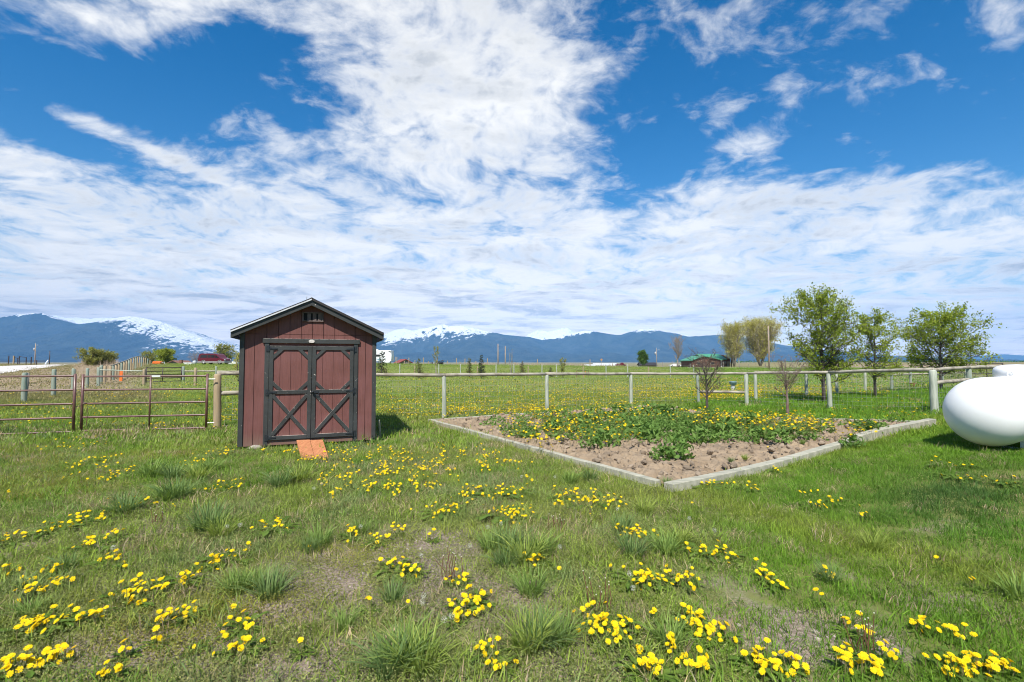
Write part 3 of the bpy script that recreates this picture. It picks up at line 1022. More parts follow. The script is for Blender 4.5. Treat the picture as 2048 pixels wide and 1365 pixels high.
def fence(name, label, posts, rails=(), wire=True, cat='fence', wire_h=None, spacing=0.15, wire_r=0.0024, strands=None, rail_r=0.05, rail_mat='old_wood'):
    """posts: (point, height, radius, material, lean x); rails: (index a, index b, fraction of height)"""
    o0 = posts[0][0]
    root = empty(name, o0, 0, label, cat)
    tops = []
    for i, (p, h, r, m, lean) in enumerate(posts):
        me = post_mesh(h, r, i + len(name))
        me.materials[0] = MT[m]
        o = link_mesh('post', me, root, p - o0)
        lean = lean + 0.012 * math.sin(i * 2.7 + len(label))
        o.rotation_euler = (0.012 * math.cos(i * 1.9), math.atan2(lean, h), i * 1.7)
        o.rotation_mode = 'ZXY'
        tops.append(p - o0 + Vector((lean, 0, h)))
    for a, b, f in rails:
        pa, pb = posts[a], posts[b]
        A_ = pa[0] - o0 + Vector((pa[4] * f, 0, pa[1] * f))
        B_ = pb[0] - o0 + Vector((pb[4] * f, 0, pb[1] * f))
        rr = rail_r
        if f > 0.97:
            A_.z += rr * 0.75
            B_.z += rr * 0.75
        d = (B_ - A_).normalized()
        rg = random.Random(int(f * 100) + a)
        n = 7
        pts = [A_.lerp(B_, k / n) + Vector((0, 0, rg.uniform(-.008, .008))) for k in range(n + 1)]
        pts[0] -= d * 0.03
        pts[-1] += d * 0.03
        k0 = rg.uniform(0.92, 1.08)
        MB().tube(pts, [rr * k0 * rg.uniform(.95, 1.05) for _ in pts], 9).build('rail', MT[rail_mat], root, smooth=True)
    if wire:
        mb = MB()
        for i in range(len(posts) - 1):
            a, b = posts[i][0] - o0, posts[i + 1][0] - o0
            ha, hb = posts[i][1], posts[i + 1][1]
            off = Vector((0, -0.0, 0))
            hs = strands or [0.05, 0.15, 0.25, 0.36, 0.48, 0.61, 0.76, 0.91]
            L = (b - a).length
            for f in hs:
                pa, pb = a + Vector((0, 0, ha * f)), b + Vector((0, 0, hb * f))
                m_ = (pa + pb) / 2 - Vector((0, 0, 0.012))
                mb.tube([pa, m_, pb], wire_r, 3, False)
            if spacing:
                n = int(L / spacing)
                for k in range(1, n):
                    q = a.lerp(b, k / n)
                    hh = ha + (hb - ha) * k / n
                    mb.tube([q + Vector((0, 0, hh * hs[0])), q + Vector((0, 0, hh * hs[-1]))], wire_r * 0.8, 3, False)
        o = mb.build('wire_mesh', MT['wire'], root)
        o['kind'] = 'stuff'
    return root


def PP(px, py, top, r, m, lean=0.0, Y=None):
    """post standing at a place, as tall as it looks there"""
    p = G(px, py) if Y is None else AX(px, Y)
    h = (A(px, top, p.y).z - p.z)
    return (p, h, r, m, lean)


front_posts = [PP(434, 858, 750, 0.085, 'tan_wood'), PP(624, 843, 753, 0.055, 'treated'), PP(888, 836, 753, 0.062, 'treated'), PP(1094, 823.5, 751, 0.062, 'treated', -0.01),
               PP(1262.5, 811, 750, 0.062, 'treated'), PP(1397.5, 808, 750, 0.055, 'green_post', -0.02), PP(1493.7, 810.7, 749, 0.07, 'treated', -0.02)]
fence('yard_fence', 'round rail and wire fence running behind the shed and the garden bed', front_posts,
      [(i, i + 1, 1.0) for i in range(6)] + [(0, 1, 0.66), (5, 6, 0.42)])
corner_posts = [PP(1494.6, 810.3, 749, 0.04, 'treated'), PP(1660.5, 820, 747.5, 0.068, 'treated', -0.01), PP(1870.5, 827.6, 742, 0.086, 'treated', -0.03)]
fence('orchard_fence', 'rail and wire fence coming toward the white tank from the middle corner', corner_posts, [(0, 1, 1.0), (1, 2, 1.0)])
tp = corner_posts[2][0]
side_posts = [(tp + Vector((0.03, 0.03, 0)), corner_posts[2][1] - 0.01, 0.05, 'treated', 0.0)]
for k in range(1, 5):
    q = tp + Vector((0.853, 0.522, 0)) * 2.55 * k
    q.z = float(T(q.x, q.y))
    side_posts.append((q, 1.10, 0.065, 'green_post', 0.0))
fence('tank_fence', 'rail fence passing behind the white tank with a lower brace rail', side_posts, [(0, 1, 1.0), (1, 2, 1.0), (2, 3, 1.0), (3, 4, 1.0), (0, 1, 0.72)])
far_posts = [PP(1511.8, 802.5, 747, 0.065, 'treated'), PP(1613, 794, 746, 0.065, 'treated', 0.0), PP(1674, 788.5, 745, 0.065, 'treated'), PP(1731, 782.3, 742, 0.065, 'treated'),
             PP(1784, 778, 742, 0.07, 'green_post'), PP(1822, 773, 742, 0.075, 'green_post'), PP(1885, 768, 741, 0.07, 'green_post'), PP(1932, 764, 739, 0.08, 'green_post'), PP(2010, 759, 738, 0.075, 'green_post'), PP(2110, 755, 737, 0.075, 'green_post')]
fence('back_orchard_fence', 'far side rail fence behind the three leafy trees', far_posts, [(i, i + 1, 1.0) for i in range(9)] + [(4, 5, 0.78), (5, 6, 0.78), (6, 7, 0.78)], spacing=0.3)
# paddock fence along the left
pad = [PP(47.5, 806, 746, 0.085, 'green_post'), PP(106.6, 793, 739, 0.085, 'green_post'), PP(145.5, 783, 738, 0.085, 'green_post'), PP(174, 776, 737, 0.085, 'green_post'), PP(196, 772, 736, 0.09, 'green_post')]
fence('paddock_fence', 'green treated wire fence posts standing between the brown gates and the gravel road', pad, wire=True, strands=[0.3, 0.6, 0.9], spacing=0, wire_r=0.002)
p47 = G(44.5, 806)
mb = MB().tube([(0, 0, -0.1), (-0.02, 0.1, 0.55), (-0.03, 0.15, 1.13)], [0.08, 0.075, 0.065], 9)
tag(mb.build('leaning_post', MT['polegrey'], smooth=True, loc=p47 + Vector((-0.09, 0.12, 0))), 'grey weathered post touching the first green paddock post', 'post')
# cross fence beyond the paddock with a white rail
cr = [PP(197.5, 772, 735, 0.07, 'green_post'), PP(287.5, 772, 738, 0.085, 'tan_wood'), PP(390, 772, 736, 0.09, 'tan_wood')]
fence('cross_fence', 'post and wire fence with one pale rail behind the brown gate', cr, [(0, 1, 0.86)], spacing=0, strands=[0.25, 0.5, 0.75], rail_mat='treated', rail_r=0.035)
cr2 = [PP(366.5, 764.5, 733.5, 0.095, 'green_post'), PP(431.5, 764, 733.5, 0.08, 'green_post'), PP(500, 764, 735, 0.08, 'green_post')]
fence('short_rail_fence', 'green posts with a single grey rail below the parked van', cr2, [(0, 1, 0.70), (1, 2, 0.70)], wire=False, rail_r=0.05)
# fence climbing the knoll
hill = []
hp = [(204, 764, 731, 34), (211.5, 763, 733, 36), (222, 0, 0, 38.0), (228, 0, 0, 40.0), (233.5, 0, 0, 42.5), (239, 0, 0, 45), (244.5, 0, 0, 47.5), (249.5, 0, 0, 50), (254.5, 0, 0, 53), (259, 0, 0, 56), (263.5, 0, 0, 59), (268, 0, 0, 62),
      (272, 0, 0, 65), (276, 0, 0, 68), (280, 0, 0, 71.5), (284, 0, 0, 75.5), (288, 0, 0, 80), (292, 0, 0, 85), (296, 0, 0, 90), (301, 0, 0, 96)]
tops = {204: 731, 211.5: 732.5, 222: 732.5, 228: 731, 233.5: 729.5, 239: 727.5, 244.5: 725.5, 249.5: 723.8, 254.5: 721.8, 259: 719.5, 263.5: 717.5, 268: 716, 272: 714.8, 276: 714, 280: 714, 284: 714.3, 288: 715, 292: 716, 296: 717.5, 301: 720}
for i, (px, _, _, Y) in enumerate(hp):
    p = AX(px, Y)
    p.z = max(p.z, A(px, tops[px], Y).z - 1.55)
    h = A(px, tops[px], Y).z - p.z
    p.z -= 0.25
    hill.append((p, max(h, 0.9) + 0.25, 0.10, 'tan_wood' if i % 3 else 'green_post', 0.0))
fence('knoll_fence', 'tan posts and top rail climbing the knoll beyond the orange panel', hill, [(i, i + 1, 1.0) for i in range(2, len(hill) - 1)], spacing=0, strands=[0.3, 0.5, 0.7])
mb = MB()
# thin wire fences across the pasture
bk = [AX(px, 46.0) for px in (800, 830, 878, 921, 955, 992, 1028, 1056, 1084, 1113, 1166, 1212, 1255, 1297, 1340, 1387, 1430)]
fence('pasture_fence', 'thin pale posts and wire across the pasture behind the little conifers', [(p, (1.25, 1.05, 1.2)[i % 3], 0.05, ('treated', 'tan_wood', 'treated')[i % 3], 0) for i, p in enumerate(bk)], wire=True, strands=[0.4, 0.7, 0.95], spacing=0, wire_r=0.003)
bk = [AX(px, 104.0) for px in (700, 745, 794, 809, 818, 830, 847, 857, 874, 895, 913, 920, 930, 952, 975, 1030, 1075, 1130, 1180, 1225)]
fence('skyline_fence', 'short weathered posts along the grassy skyline near the red barn', [(p, (1.5, 1.0, 1.6, 0.8)[i % 4], 0.085, 'tan_wood', 0) for i, p in enumerate(bk)], wire=True, strands=[0.5, 0.9], spacing=0, wire_r=0.005)
bk = [AX(px, 112.0) for px in (1325, 1344, 1380, 1420, 1446, 1497, 1530, 1570, 1640, 1700, 1760, 1830, 1900, 1960)]
fence('house_fence', 'thin dark posts along the dirt track below the log house', [(p, (1.3, 1.5, 1.0)[i % 3], 0.07, 'polegrey', 0) for i, p in enumerate(bk)], wire=True, strands=[0.5, 0.9], spacing=0, wire_r=0.004)


# ------------------------------------------------------------------ pipe gates
def pipe_gate(name, label, p0, p1, h, z0, nrails, mids, r=0.021, m='gate', ext=0.0):
    root = empty(name, p0, math.atan2(p1.y - p0.y, p1.x - p0.x), label, 'gate', 'red brown pipe gates' if m == 'gate' else None)
    L = (p1 - p0).to_2d().length
    for x in (0.0, L):
        MB().tube([(x, 0, z0 - 0.05), (x, 0, z0 + h + 0.05)], r * 1.25, 10).build('upright', MT[m], root, smooth=True)
    for k in range(nrails):
        z = z0 + h * k / (nrails - 1)
        MB().tube([(r * 1.26, 0, z), (L - r * 1.26, 0, z)], r, 10, False).build('gate_rail', MT[m], root, smooth=True)
    for f in mids:
        MB().tube([(L * f, -0.012, z0 + 0.003), (L * f, -0.012, z0 + h - 0.003)], r * 0.9, 8).build('middle_bar', MT[m], root, smooth=True)
    return root, L


g0, g1 = G(162, 867), G(412, 860.5)
root, L = pipe_gate('pipe_gate', 'red brown pipe gate hung on the thick wooden post beside the shed', g0, g1, 1.185, 0.05, 5, [0.535])
MB().box((L * 0.58, -0.026, 1.238), (0.17, 0.006, 0.034)).build('maker_tag', MT['white'], root)
for z in (0.16, 1.16):
    MB().tube([(L + 0.026, 0, z), (L + 0.16, 0.02, z)], 0.012, 6).build('gate_hinge', MT['wire'], root)
ch = MB()
for i in range(9):
    t = i / 8
    q = Vector((-0.13 + 0.13 * t, -0.03, 0.625 - 0.05 * math.sin(math.pi * t)))
    ch.tube([q + Vector((-0.012, 0.006 * (-1) ** i, 0)), q + Vector((0.012, -0.006 * (-1) ** i, 0))], 0.006, 5)
ch.tube([(0.03, -0.03, 0.64), (0.10, -0.02, 0.66), (0.03, -0.03, 0.68)], 0.008, 5)
ch.tube([(0.12, -0.03, 0.55), (0.115, -0.03, 0.3), (0.11, -0.03, 0.15)], 0.006, 5)
ch.build('chain', MT['gate'], root)
g2 = G(146, 868.5)
d = (g0 - g1).normalized()
g3 = G(-175, 880)
root, L = pipe_gate('pipe_gate', 'red brown pipe gate cut off by the picture edge, chained to the other gate', g3, g2, 1.20, 0.05, 5, [0.50])
p0, p1 = A(292, 762, 34.5), A(362.5, 762, 36.5)
p0.z, p1.z = float(T(p0.x, p0.y)), float(T(p1.x, p1.y))
pipe_gate('paddock_gate', 'thin brown pipe gate between green posts far behind the brown gate', p0, p1, 1.0, 0.12, 5, [0.45], r=0.03, m='gate_dark')
p0, p1 = AX(1938, 32.0), AX(2004, 33)
pipe_gate('dark_gate', 'dark pipe gate in the far fence beside the tank dome', p0, p1, 1.0, 0.2, 4, [0.5], r=0.03, m='gate_dark')


# ------------------------------------------------------------------ propane tank
def build_tank():
    ax = Vector((0.853, 0.522, 0)).normalized()
    c0 = Vector((6.93, 7.08, 0.835))
    r = 0.497
    rz = math.atan2(ax.y, ax.x)
    root = empty('propane_tank', (c0.x, c0.y, 0.25), rz, 'big white propane tank lying beside the garden bed at the picture edge', 'propane tank')
    hz = c0.z - 0.25
    prof = []
    L = 2.35
    hd = r * 0.93
    for k in range(17):
        t = math.pi / 2 * k / 16
        prof.append((max(r * math.sin(t), 0.002), -hd * math.cos(t)))
    prof += [(r, L * f) for f in (0.02, 0.25, 0.5, 0.75, 0.98)]
    for k in range(16, -1, -1):
        t = math.pi / 2 * k / 16
        prof.append((max(r * math.sin(t), 0.002), L + hd * math.cos(t)))
    M = Matrix(((0, 0, 1), (0, 1, 0), (-1, 0, 0)))
    MB().lathe(prof, 64, (0, 0, hz), M=M).build('tank_shell', MT['tank'], root, smooth=True)
    for x in (0.02, L - 0.02):
        MB().tube([(x, 0.49 * math.cos(t), hz + 0.49 * math.sin(t)) for t in np.linspace(0, 2 * math.pi, 49)], 0.009, 6, False).build('weld_seam', MT['tank'], root, smooth=True)
    for x in (0.55, L - 0.25):
        mb = MB()
        for y in (-0.25, 0.25):
            mb.prism([(x - 0.05, -0.02), (x + 0.05, -0.02), (x + 0.05, hz - 0.40), (x - 0.05, hz - 0.40)], y - 0.04, y + 0.04)
        mb.box((x, 0, 0.02), (0.12, 0.62, 0.04))
        mb.build('foot', MT['tank'], root)
    dx, zt = L * 0.5 + 0.28, hz + r
    dome = MB().lathe([(0.285, -0.03), (0.285, 0.085), (0.27, 0.125), (0.22, 0.16), (0.12, 0.18), (0.002, 0.186)], 40, (dx, 0, zt)).build('valve_dome', MT['tank'], root, smooth=True)
    MB().box((dx + 0.02, -0.287, zt + 0.03), (0.12, 0.012, 0.035)).build('dome_slot', MT['dark'], dome)
    lug = MB()
    pts = [(dx - 0.36, -0.05 + 0.05 * 0, zt - 0.03)]
    lug.tube([(dx - 0.34, 0.0, zt + 0.035 + 0.0) + Vector((0, 0, 0)) if False else (dx - 0.345, 0.035 * math.cos(t), zt + 0.03 + 0.045 * math.sin(t)) for t in np.linspace(0, 2 * math.pi, 17)], 0.012, 6, False)
    lug.build('lifting_lug', MT['tank'], root, smooth=True)
    return root


build_tank()


# ------------------------------------------------------------------ garden bed
C1, C2, C3 = Vector((1.93, 5.93, 0)), Vector((-2.12, 12.55, 0)), Vector((8.62, 10.05, 0))
C4 = Vector((4.55, 16.5, 0))


def timber(a, b, w, h, label, lift=0.0, sub=14):
    """a long squared timber following the land"""
    a, b = Vector(a), Vector(b)
    d = (b - a).to_2d().normalized()
    n = Vector((-d.y, d.x, 0))
    mb = MB()
    base = len(mb.v)
    vs, fs = [], []
    rg = random.Random(int(a.x * 100))
    for k in range(sub + 1):
        p = a.lerp(b, k / sub)
        z = float(T(p.x, p.y)) + lift
        w2 = w / 2 + rg.uniform(-.003, .003)
        dz = rg.uniform(-.004, .004)
        vs += [p - n * w2 + Vector((0, 0, z - 0.06)), p + n * w2 + Vector((0, 0, z - 0.06)), p + n * w2 + Vector((0, 0, z + h + dz)), p - n * w2 + Vector((0, 0, z + h + dz))]
    for k in range(sub):
        i = k * 4
        fs += [(i, i + 4, i + 5, i + 1), (i + 1, i + 5, i + 6, i + 2), (i + 2, i + 6, i + 7, i + 3), (i + 3, i + 7, i + 4, i)]
    fs += [(0, 1, 2, 3), (sub * 4 + 3, sub * 4 + 2, sub * 4 + 1, sub * 4)]
    mb.add(vs, fs)
    return tag(mb.build('bed_timber', MT['grey_wood'], bevel=0.008), label, 'timber', 'timbers edging the garden bed')


u = (C3 - C1).normalized()
v_ = (C2 - C1).normalized()
timber(C1 + v_ * 0.20, C1 + v_ * 3.9, 0.10, 0.085, 'grey edging timber of the garden bed running from the near corner toward the shed')
timber(C1 + v_ * 3.92, C2, 0.10, 0.085, 'grey edging timber of the garden bed ending at the fence corner behind the shed')
timber(C1 - u * 0.05, C1 + u * 4.55, 0.135, 0.095, 'long grey timber at the near corner of the garden bed beside the lawn')
timber(C1 + u * 4.57 - v_ * 0.05, C3 - v_ * 0.05, 0.14, 0.15, 'raised grey timber of the garden bed pointing at the white tank')
timber(C2 + u * 0.05, C2 + u * 4.0, 0.08, 0.075, 'thin grey timber edging the garden bed along the fence')
timber(C3 - u * 0.1 + v_ * 0.15, C3 + v_ * 3.0, 0.08, 0.10, 'thin edging timber at the far end of the bed below the orchard fence')


def build_soil():
    n = 250
    s = np.linspace(0.005, 0.995, n)
    S, Q = np.meshgrid(s, s)
    c1, ux, vx = np.array(C1), np.array(C3 - C1), np.array(C2 - C1)
    X = c1[0] + S * ux[0] + Q * vx[0]
    Y = c1[1] + S * ux[1] + Q * vx[1]
    lump = fbm(X * 3.2, Y * 3.2, 51, 5)
    fine = fbm(X * 11, Y * 11, 57, 3)
    e = np.minimum(np.minimum(S, 1 - S), np.minimum(Q, 1 - Q))
    Z = T(X, Y) + 0.035 + sstep(0, 0.03, e) * (0.05 + 0.13 * (lump - 0.5) + 0.07 * (fine - 0.5) - 0.07 * np.clip(0.12 - np.abs(fbm(X * 5, Y * 5, 63, 4) - 0.5), 0, 1) / 0.12 + 0.10 * sstep(0.15, 0.5, e))
    vs = np.stack([X.ravel(), Y.ravel(), Z.ravel()], 1)
    fs = [(i * n + j, i * n + j + 1, (i + 1) * n + j + 1, (i + 1) * n + j) for i in range(n - 1) for j in range(n - 1)]
    me = bpy.data.meshes.new('garden_soil')
    me.from_pydata(vs.tolist(), [], fs)
    me.polygons.foreach_set('use_smooth', [True] * len(me.polygons))
    me.materials.append(MT['soil'])
    tag(link_mesh('garden_soil', me), 'dry crumbly brown soil filling the timber edged bed', kind='structure')


build_soil()


def bed_uv(X, Y):
    d = np.stack([np.asarray(X, float) - C1.x, np.asarray(Y, float) - C1.y])
    ux, vx = np.array((C3 - C1)[:2]), np.array((C2 - C1)[:2])
    m = np.linalg.inv(np.array([ux, vx]).T)
    return m[0, 0] * d[0] + m[0, 1] * d[1], m[1, 0] * d[0] + m[1, 1] * d[1]


def surf(X, Y):
    """top of the soil in the bed, else the land"""
    s, q = bed_uv(X, Y)
    e = np.minimum(np.minimum(s, 1 - s), np.minimum(q, 1 - q))
    zb = T(X, Y) + 0.035 + sstep(0, 0.03, e) * (0.05 + 0.13 * (fbm(np.asarray(X) * 3.2, np.asarray(Y) * 3.2, 51, 5) - 0.5) + 0.10 * sstep(0.15, 0.5, e))
    return np.where(e > 0.0, zb, T(X, Y))
#@@PART3
# ------------------------------------------------------------------ trees
def leaf_mesh(name, pts, size, material, rs, flat=0.0, aspect=1.7, two=True):
    """one small bent leaf per point; each carries a number for its colour"""
    n = len(pts)
    if n == 0:
        pts = np.zeros((1, 3))
        n = 1
    pts = np.asarray(pts, float)
    d = rs.normal(size=(n, 3))
    d[:, 2] = d[:, 2] * (1 - flat) - 0.2
    d /= np.linalg.norm(d, axis=1)[:, None]
    e = rs.normal(size=(n, 3))
    e -= d * (e * d).sum(1)[:, None]
    e /= np.linalg.norm(e, axis=1)[:, None]
    sz = size * rs.uniform(0.6, 1.3, n)[:, None]
    v = np.empty((n, 4, 3))
    v[:, 0] = pts - d * sz * 0.5
    v[:, 1] = pts + e * sz * 0.5 / aspect
    v[:, 2] = pts + d * sz * 0.5
    nrm = np.cross(d, e)
    v[:, 3] = pts - e * sz * 0.5 / aspect
    v[:, 1] += nrm * sz * 0.12
    v[:, 3] += nrm * sz * 0.12
    idx = np.arange(n * 4).reshape(n, 4)
    me = bpy.data.meshes.new(name)
    me.vertices.add(n * 4)
    me.vertices.foreach_set('co', v.reshape(-1))
    tri = np.concatenate([idx[:, [0, 1, 2]], idx[:, [0, 2, 3]]], 1).reshape(-1)
    me.loops.add(len(tri))
    me.loops.foreach_set('vertex_index', tri.astype(np.int32))
    me.polygons.add(n * 2)
    me.polygons.foreach_set('loop_start', np.arange(0, n * 6, 3, dtype=np.int32))
    me.update()
    me.validate()
    a = me.attributes.new('col', 'FLOAT', 'POINT')
    a.data.foreach_set('value', np.repeat(rs.random(n), 4).astype(np.float32))
    me.materials.append(material)
    return me


def grow(rs, H, crown, base, n_limb, limb_up, spread, sub=6, droop=0.0, twigs=4, lean=(0, 0), r0=0.06, multi=1, leafy=1.0, jitter=0.35, tipd=0.05):
    """limbs along leaders, side shoots on limbs; returns wood and the places for leaves
    crown(t): radius of the crown at height fraction t"""
    wood, leaves = MB(), []

    def wobble(p, d, L, n, up):
        pts = [p.copy()]
        for k in range(n):
            d = (d + Vector(rs.normal(0, jitter * 0.5, 3)) + Vector((0, 0, up)) / n).normalized()
            p = p + d * (L / n)
            pts.append(p.copy())
        return pts
    for m in range(multi):
        ang = 2 * math.pi * m / max(multi, 1) + rs.uniform(0, 1)
        if multi == 1:
            lead = [Vector((lean[0] * t * t * H + rs.normal(0, 0.012) * H * t, lean[1] * t * t * H + rs.normal(0, 0.012) * H * t, H * t)) for t in np.linspace(0, 0.97, 9)]
        else:
            ex, ey = math.cos(ang), math.sin(ang)
            R = crown(0.75) * 0.6
            lead = [Vector(((ex * R + lean[0] * H) * t ** 0.8, (ey * R + lean[1] * H) * t ** 0.8, H * t * rs.uniform(.93, 1.0))) + Vector(rs.normal(0, 0.012, 3)) * H * t for t in np.linspace(0, 0.95, 8)]
        lead[0] = Vector((0, 0, -0.08))
        nl = len(lead)
        wood.tube(lead, [max(r0 * (1 - 0.9 * i / (nl - 1)), r0 * 0.08) * (1 if multi == 1 else 0.75) for i in range(nl)], 7)
        for k in range(n_limb // multi):
            t = base + (0.96 - base) * (k + rs.uniform(0, 0.9)) / (n_limb // multi)
            i = t / 0.97 * (nl - 1)
            a, f = int(min(i, nl - 2)), i - int(min(i, nl - 2))
            p = lead[a].lerp(lead[a + 1], min(f, 1.0))
            an = rs.uniform(0, 2 * math.pi)
            L = max(crown(t) * rs.uniform(0.65, 1.1), 0.12 * H * 0.2)
            d = Vector((math.cos(an) * spread, math.sin(an) * spread, limb_up * rs.uniform(0.6, 1.3))).normalized()
            pts = wobble(p, d, L, 5, 0.25 * limb_up - droop)
            rl = r0 * 0.42 * (1 - 0.75 * t)
            wood.tube(pts, [rl, rl * .8, rl * .6, rl * .45, rl * .3, rl * .12], 5, False)
            for s in range(sub):
                u = rs.uniform(0.25, 1.0)
                j = u * 5
                q = pts[int(min(j, 4))].lerp(pts[int(min(j, 4)) + 1], j - int(min(j, 4)))
                d2 = Vector(rs.normal(0, 1, 3)) + d * 0.9 + Vector((0, 0, 0.5 * limb_up))
                L2 = L * rs.uniform(0.2, 0.45) * (1.2 - 0.5 * u)
                p2 = wobble(q, d2.normalized(), L2, 3, 0.15 * limb_up - droop)
                r2 = max(rl * 0.42, 0.0036)
                wood.tube(p2, [r2, r2 * .8, r2 * .6, r2 * .3], 4, False)
                for w in range(twigs):
                    u2 = rs.uniform(0.2, 1.0) * 3
                    c = p2[int(min(u2, 2))].lerp(p2[int(min(u2, 2)) + 1], u2 - int(min(u2, 2)))
                    d3 = Vector(rs.normal(0, 1, 3)) + Vector((0, 0, 0.4 * limb_up))
                    e = c + d3.normalized() * L2 * rs.uniform(0.2, 0.5)
                    if tipd > 0:
                        r3 = r2 * 0.4
                        wood.tube([c, e], [max(r3, 0.0024), max(r3, 0.0024) * 0.5], 3, False)
                    m_ = rs.poisson(leafy)
                    for _ in range(m_):
                        leaves.append(c.lerp(e, rs.uniform(0.2, 1.1)) + Vector(rs.normal(0, tipd + 0.03 * L2, 3)))
    return wood, leaves


def tree(name, label, loc, H, crown, seed, leaf, size, bark='bark', group=None, cat='tree', **kw):
    rs = np.random.default_rng(seed)
    wood, lv = grow(rs, H, crown, **{**dict(rs=rs, H=H, crown=crown), **kw}) if False else grow(rs, H, crown, **kw)
    root = empty(name, loc, 0, label, cat, group)
    wood.build('trunk', MT[bark], root, smooth=True)
    if lv:
        link_mesh('crown', leaf_mesh('crown', [tuple(p) for p in lv], size, MT[leaf], rs), root)
    return root


def oval(R, t0=0.2, tm=0.5, top=0.2):
    def f(t):
        if t < tm:
            x = (tm - t) / (tm - t0 + 1e-6)
            return R * math.sqrt(max(1 - 0.75 * x * x, 0.1))
        x = (t - tm) / (1.0 - tm)
        return R * max(math.sqrt(max(1 - x * x, 0)), top)
    return f


LG = 'leafy trees inside the orchard fence'
tree('leafy_tree', 'tallest leafy spring tree with a dark trunk behind the orchard fence', G(1648, 806), 3.85, oval(1.95, 0.10, 0.42, 0.35), 11, 'leaf_spring', 0.085, group=LG,
     base=0.16, n_limb=60, limb_up=0.75, spread=1.0, sub=10, twigs=4, r0=0.075, leafy=4.6, tipd=0.05)
tree('leafy_tree', 'smaller thin crowned leafy tree between the tallest tree and the round one', G(1751, 795), 3.4, oval(1.45, 0.15, 0.35, 0.28), 12, 'leaf_spring', 0.085, group=LG,
     base=0.18, n_limb=38, limb_up=0.75, spread=1.0, sub=8, twigs=4, r0=0.065, leafy=4.0, tipd=0.05)
tree('leafy_tree', 'rounded leafy tree bent by wind above the white tank', G(1883, 781), 3.45, oval(2.35, 0.10, 0.42, 0.38), 13, 'leaf_spring', 0.10, group=LG,
     base=0.18, n_limb=58, limb_up=0.5, spread=1.0, sub=10, twigs=4, r0=0.075, leafy=4.8, tipd=0.06, lean=(0.02, 0))
FG = 'small bare fruit trees'
tree('bare_tree', 'small bare fruit tree with dark twigs beside the H shaped fence brace', G(1414, 823), 1.5, oval(1.0, 0.25, 0.62, 0.55), 21, 'dry_twig', 0.022, bark='bark', group=FG,
     base=0.26, n_limb=26, limb_up=0.95, spread=0.8, sub=9, twigs=5, r0=0.048, leafy=0.7, tipd=0.01, jitter=0.3)
tree('bare_tree', 'small bare fruit tree with reddish forked trunk before the tallest leafy tree', G(1576, 836), 1.32, oval(0.85, 0.35, 0.70, 0.6), 22, 'dry_twig', 0.022, bark='bark_red', group=FG,
     base=0.40, n_limb=20, limb_up=1.1, spread=0.8, sub=8, twigs=5, r0=0.045, leafy=0.7, tipd=0.01, jitter=0.3, lean=(-0.04, 0))

PG = 'golden poplars beside the log house'
tree('poplar', 'golden budding poplar standing against the log house', AX(1468, 160), 13.2, oval(5.9, 0.02, 0.42, 0.55), 31, 'leaf_gold', 0.36, bark='bark_pale', group=PG,
     base=0.10, n_limb=110, limb_up=1.35, spread=0.8, sub=8, twigs=3, r0=0.34, leafy=3.4, tipd=0.42, multi=4, jitter=0.32)
tree('poplar', 'broader golden poplar with forked trunks next to the pale utility pole', AX(1520, 160), 13.6, oval(7.8, 0.02, 0.45, 0.55), 32, 'leaf_gold', 0.36, bark='bark_pale', group=PG,
     base=0.08, n_limb=170, limb_up=1.35, spread=0.8, sub=8, twigs=3, r0=0.36, leafy=3.4, tipd=0.42, multi=5, jitter=0.32)
tree('bare_tree', 'tall leafless grey tree standing near the log house', AX(1355, 170), 9.8, oval(4.2, 0.2, 0.55, 0.4), 33, 'dry_twig', 0.13, bark='bark_pale',
     base=0.22, n_limb=60, limb_up=1.3, spread=0.9, sub=9, twigs=4, r0=0.3, leafy=0.5, tipd=0.1, jitter=0.2)
tree('green_tree', 'small dense green tree beside the dark shed on the skyline', AX(1285, 150), 4.6, oval(1.9, 0.0, 0.4, 0.25), 34, 'leaf_green', 0.30, base=0.12, n_limb=60, limb_up=0.7, spread=1.0, sub=9, twigs=3, r0=0.15, leafy=4.0, tipd=0.2)
# bushes to the left
tree('bush', 'wide olive bush with dry weeds below beside the gravel road', AX(186, 78), 2.75, oval(1.7, 0.0, 0.5, 0.4), 41, 'leaf_olive', 0.20, base=0.05, n_limb=89, limb_up=0.45, spread=1.1, sub=7, twigs=3, r0=0.09, leafy=3.2, tipd=0.12, multi=4)
tree('bush', 'lower olive bush leaning over the dry weed bank', AX(212, 80), 2.2, oval(1.5, 0.0, 0.5, 0.4), 42, 'leaf_olive', 0.20, base=0.05, n_limb=64, limb_up=0.45, spread=1.1, sub=6, twigs=3, r0=0.08, leafy=2.6, tipd=0.12, multi=3)
tree('bush', 'rounded lime green bush behind the knoll fence', AX(329, 125), 3.5, oval(2.35, 0.0, 0.45, 0.35), 43, 'leaf_lime', 0.28, base=0.05, n_limb=96, limb_up=0.45, spread=1.1, sub=8, twigs=3, r0=0.1, leafy=3.6, tipd=0.15, multi=4)
tree('bush', 'pale olive bush peeping over the knoll fence top', AX(297, 130), 3.1, oval(2.2, 0.0, 0.5, 0.35), 44, 'leaf_olive', 0.28, base=0.05, n_limb=57, limb_up=0.45, spread=1.1, sub=6, twigs=3, r0=0.1, leafy=2.2, tipd=0.15, multi=3)
tree('bush', 'olive budding tree behind the bonnet of the maroon van', AX(449, 135), 5.2, oval(2.6, 0.0, 0.55, 0.4), 45, 'leaf_olive', 0.28, base=0.06, n_limb=80, limb_up=0.6, spread=1.0, sub=7, twigs=3, r0=0.12, leafy=2.6, tipd=0.15, multi=3)
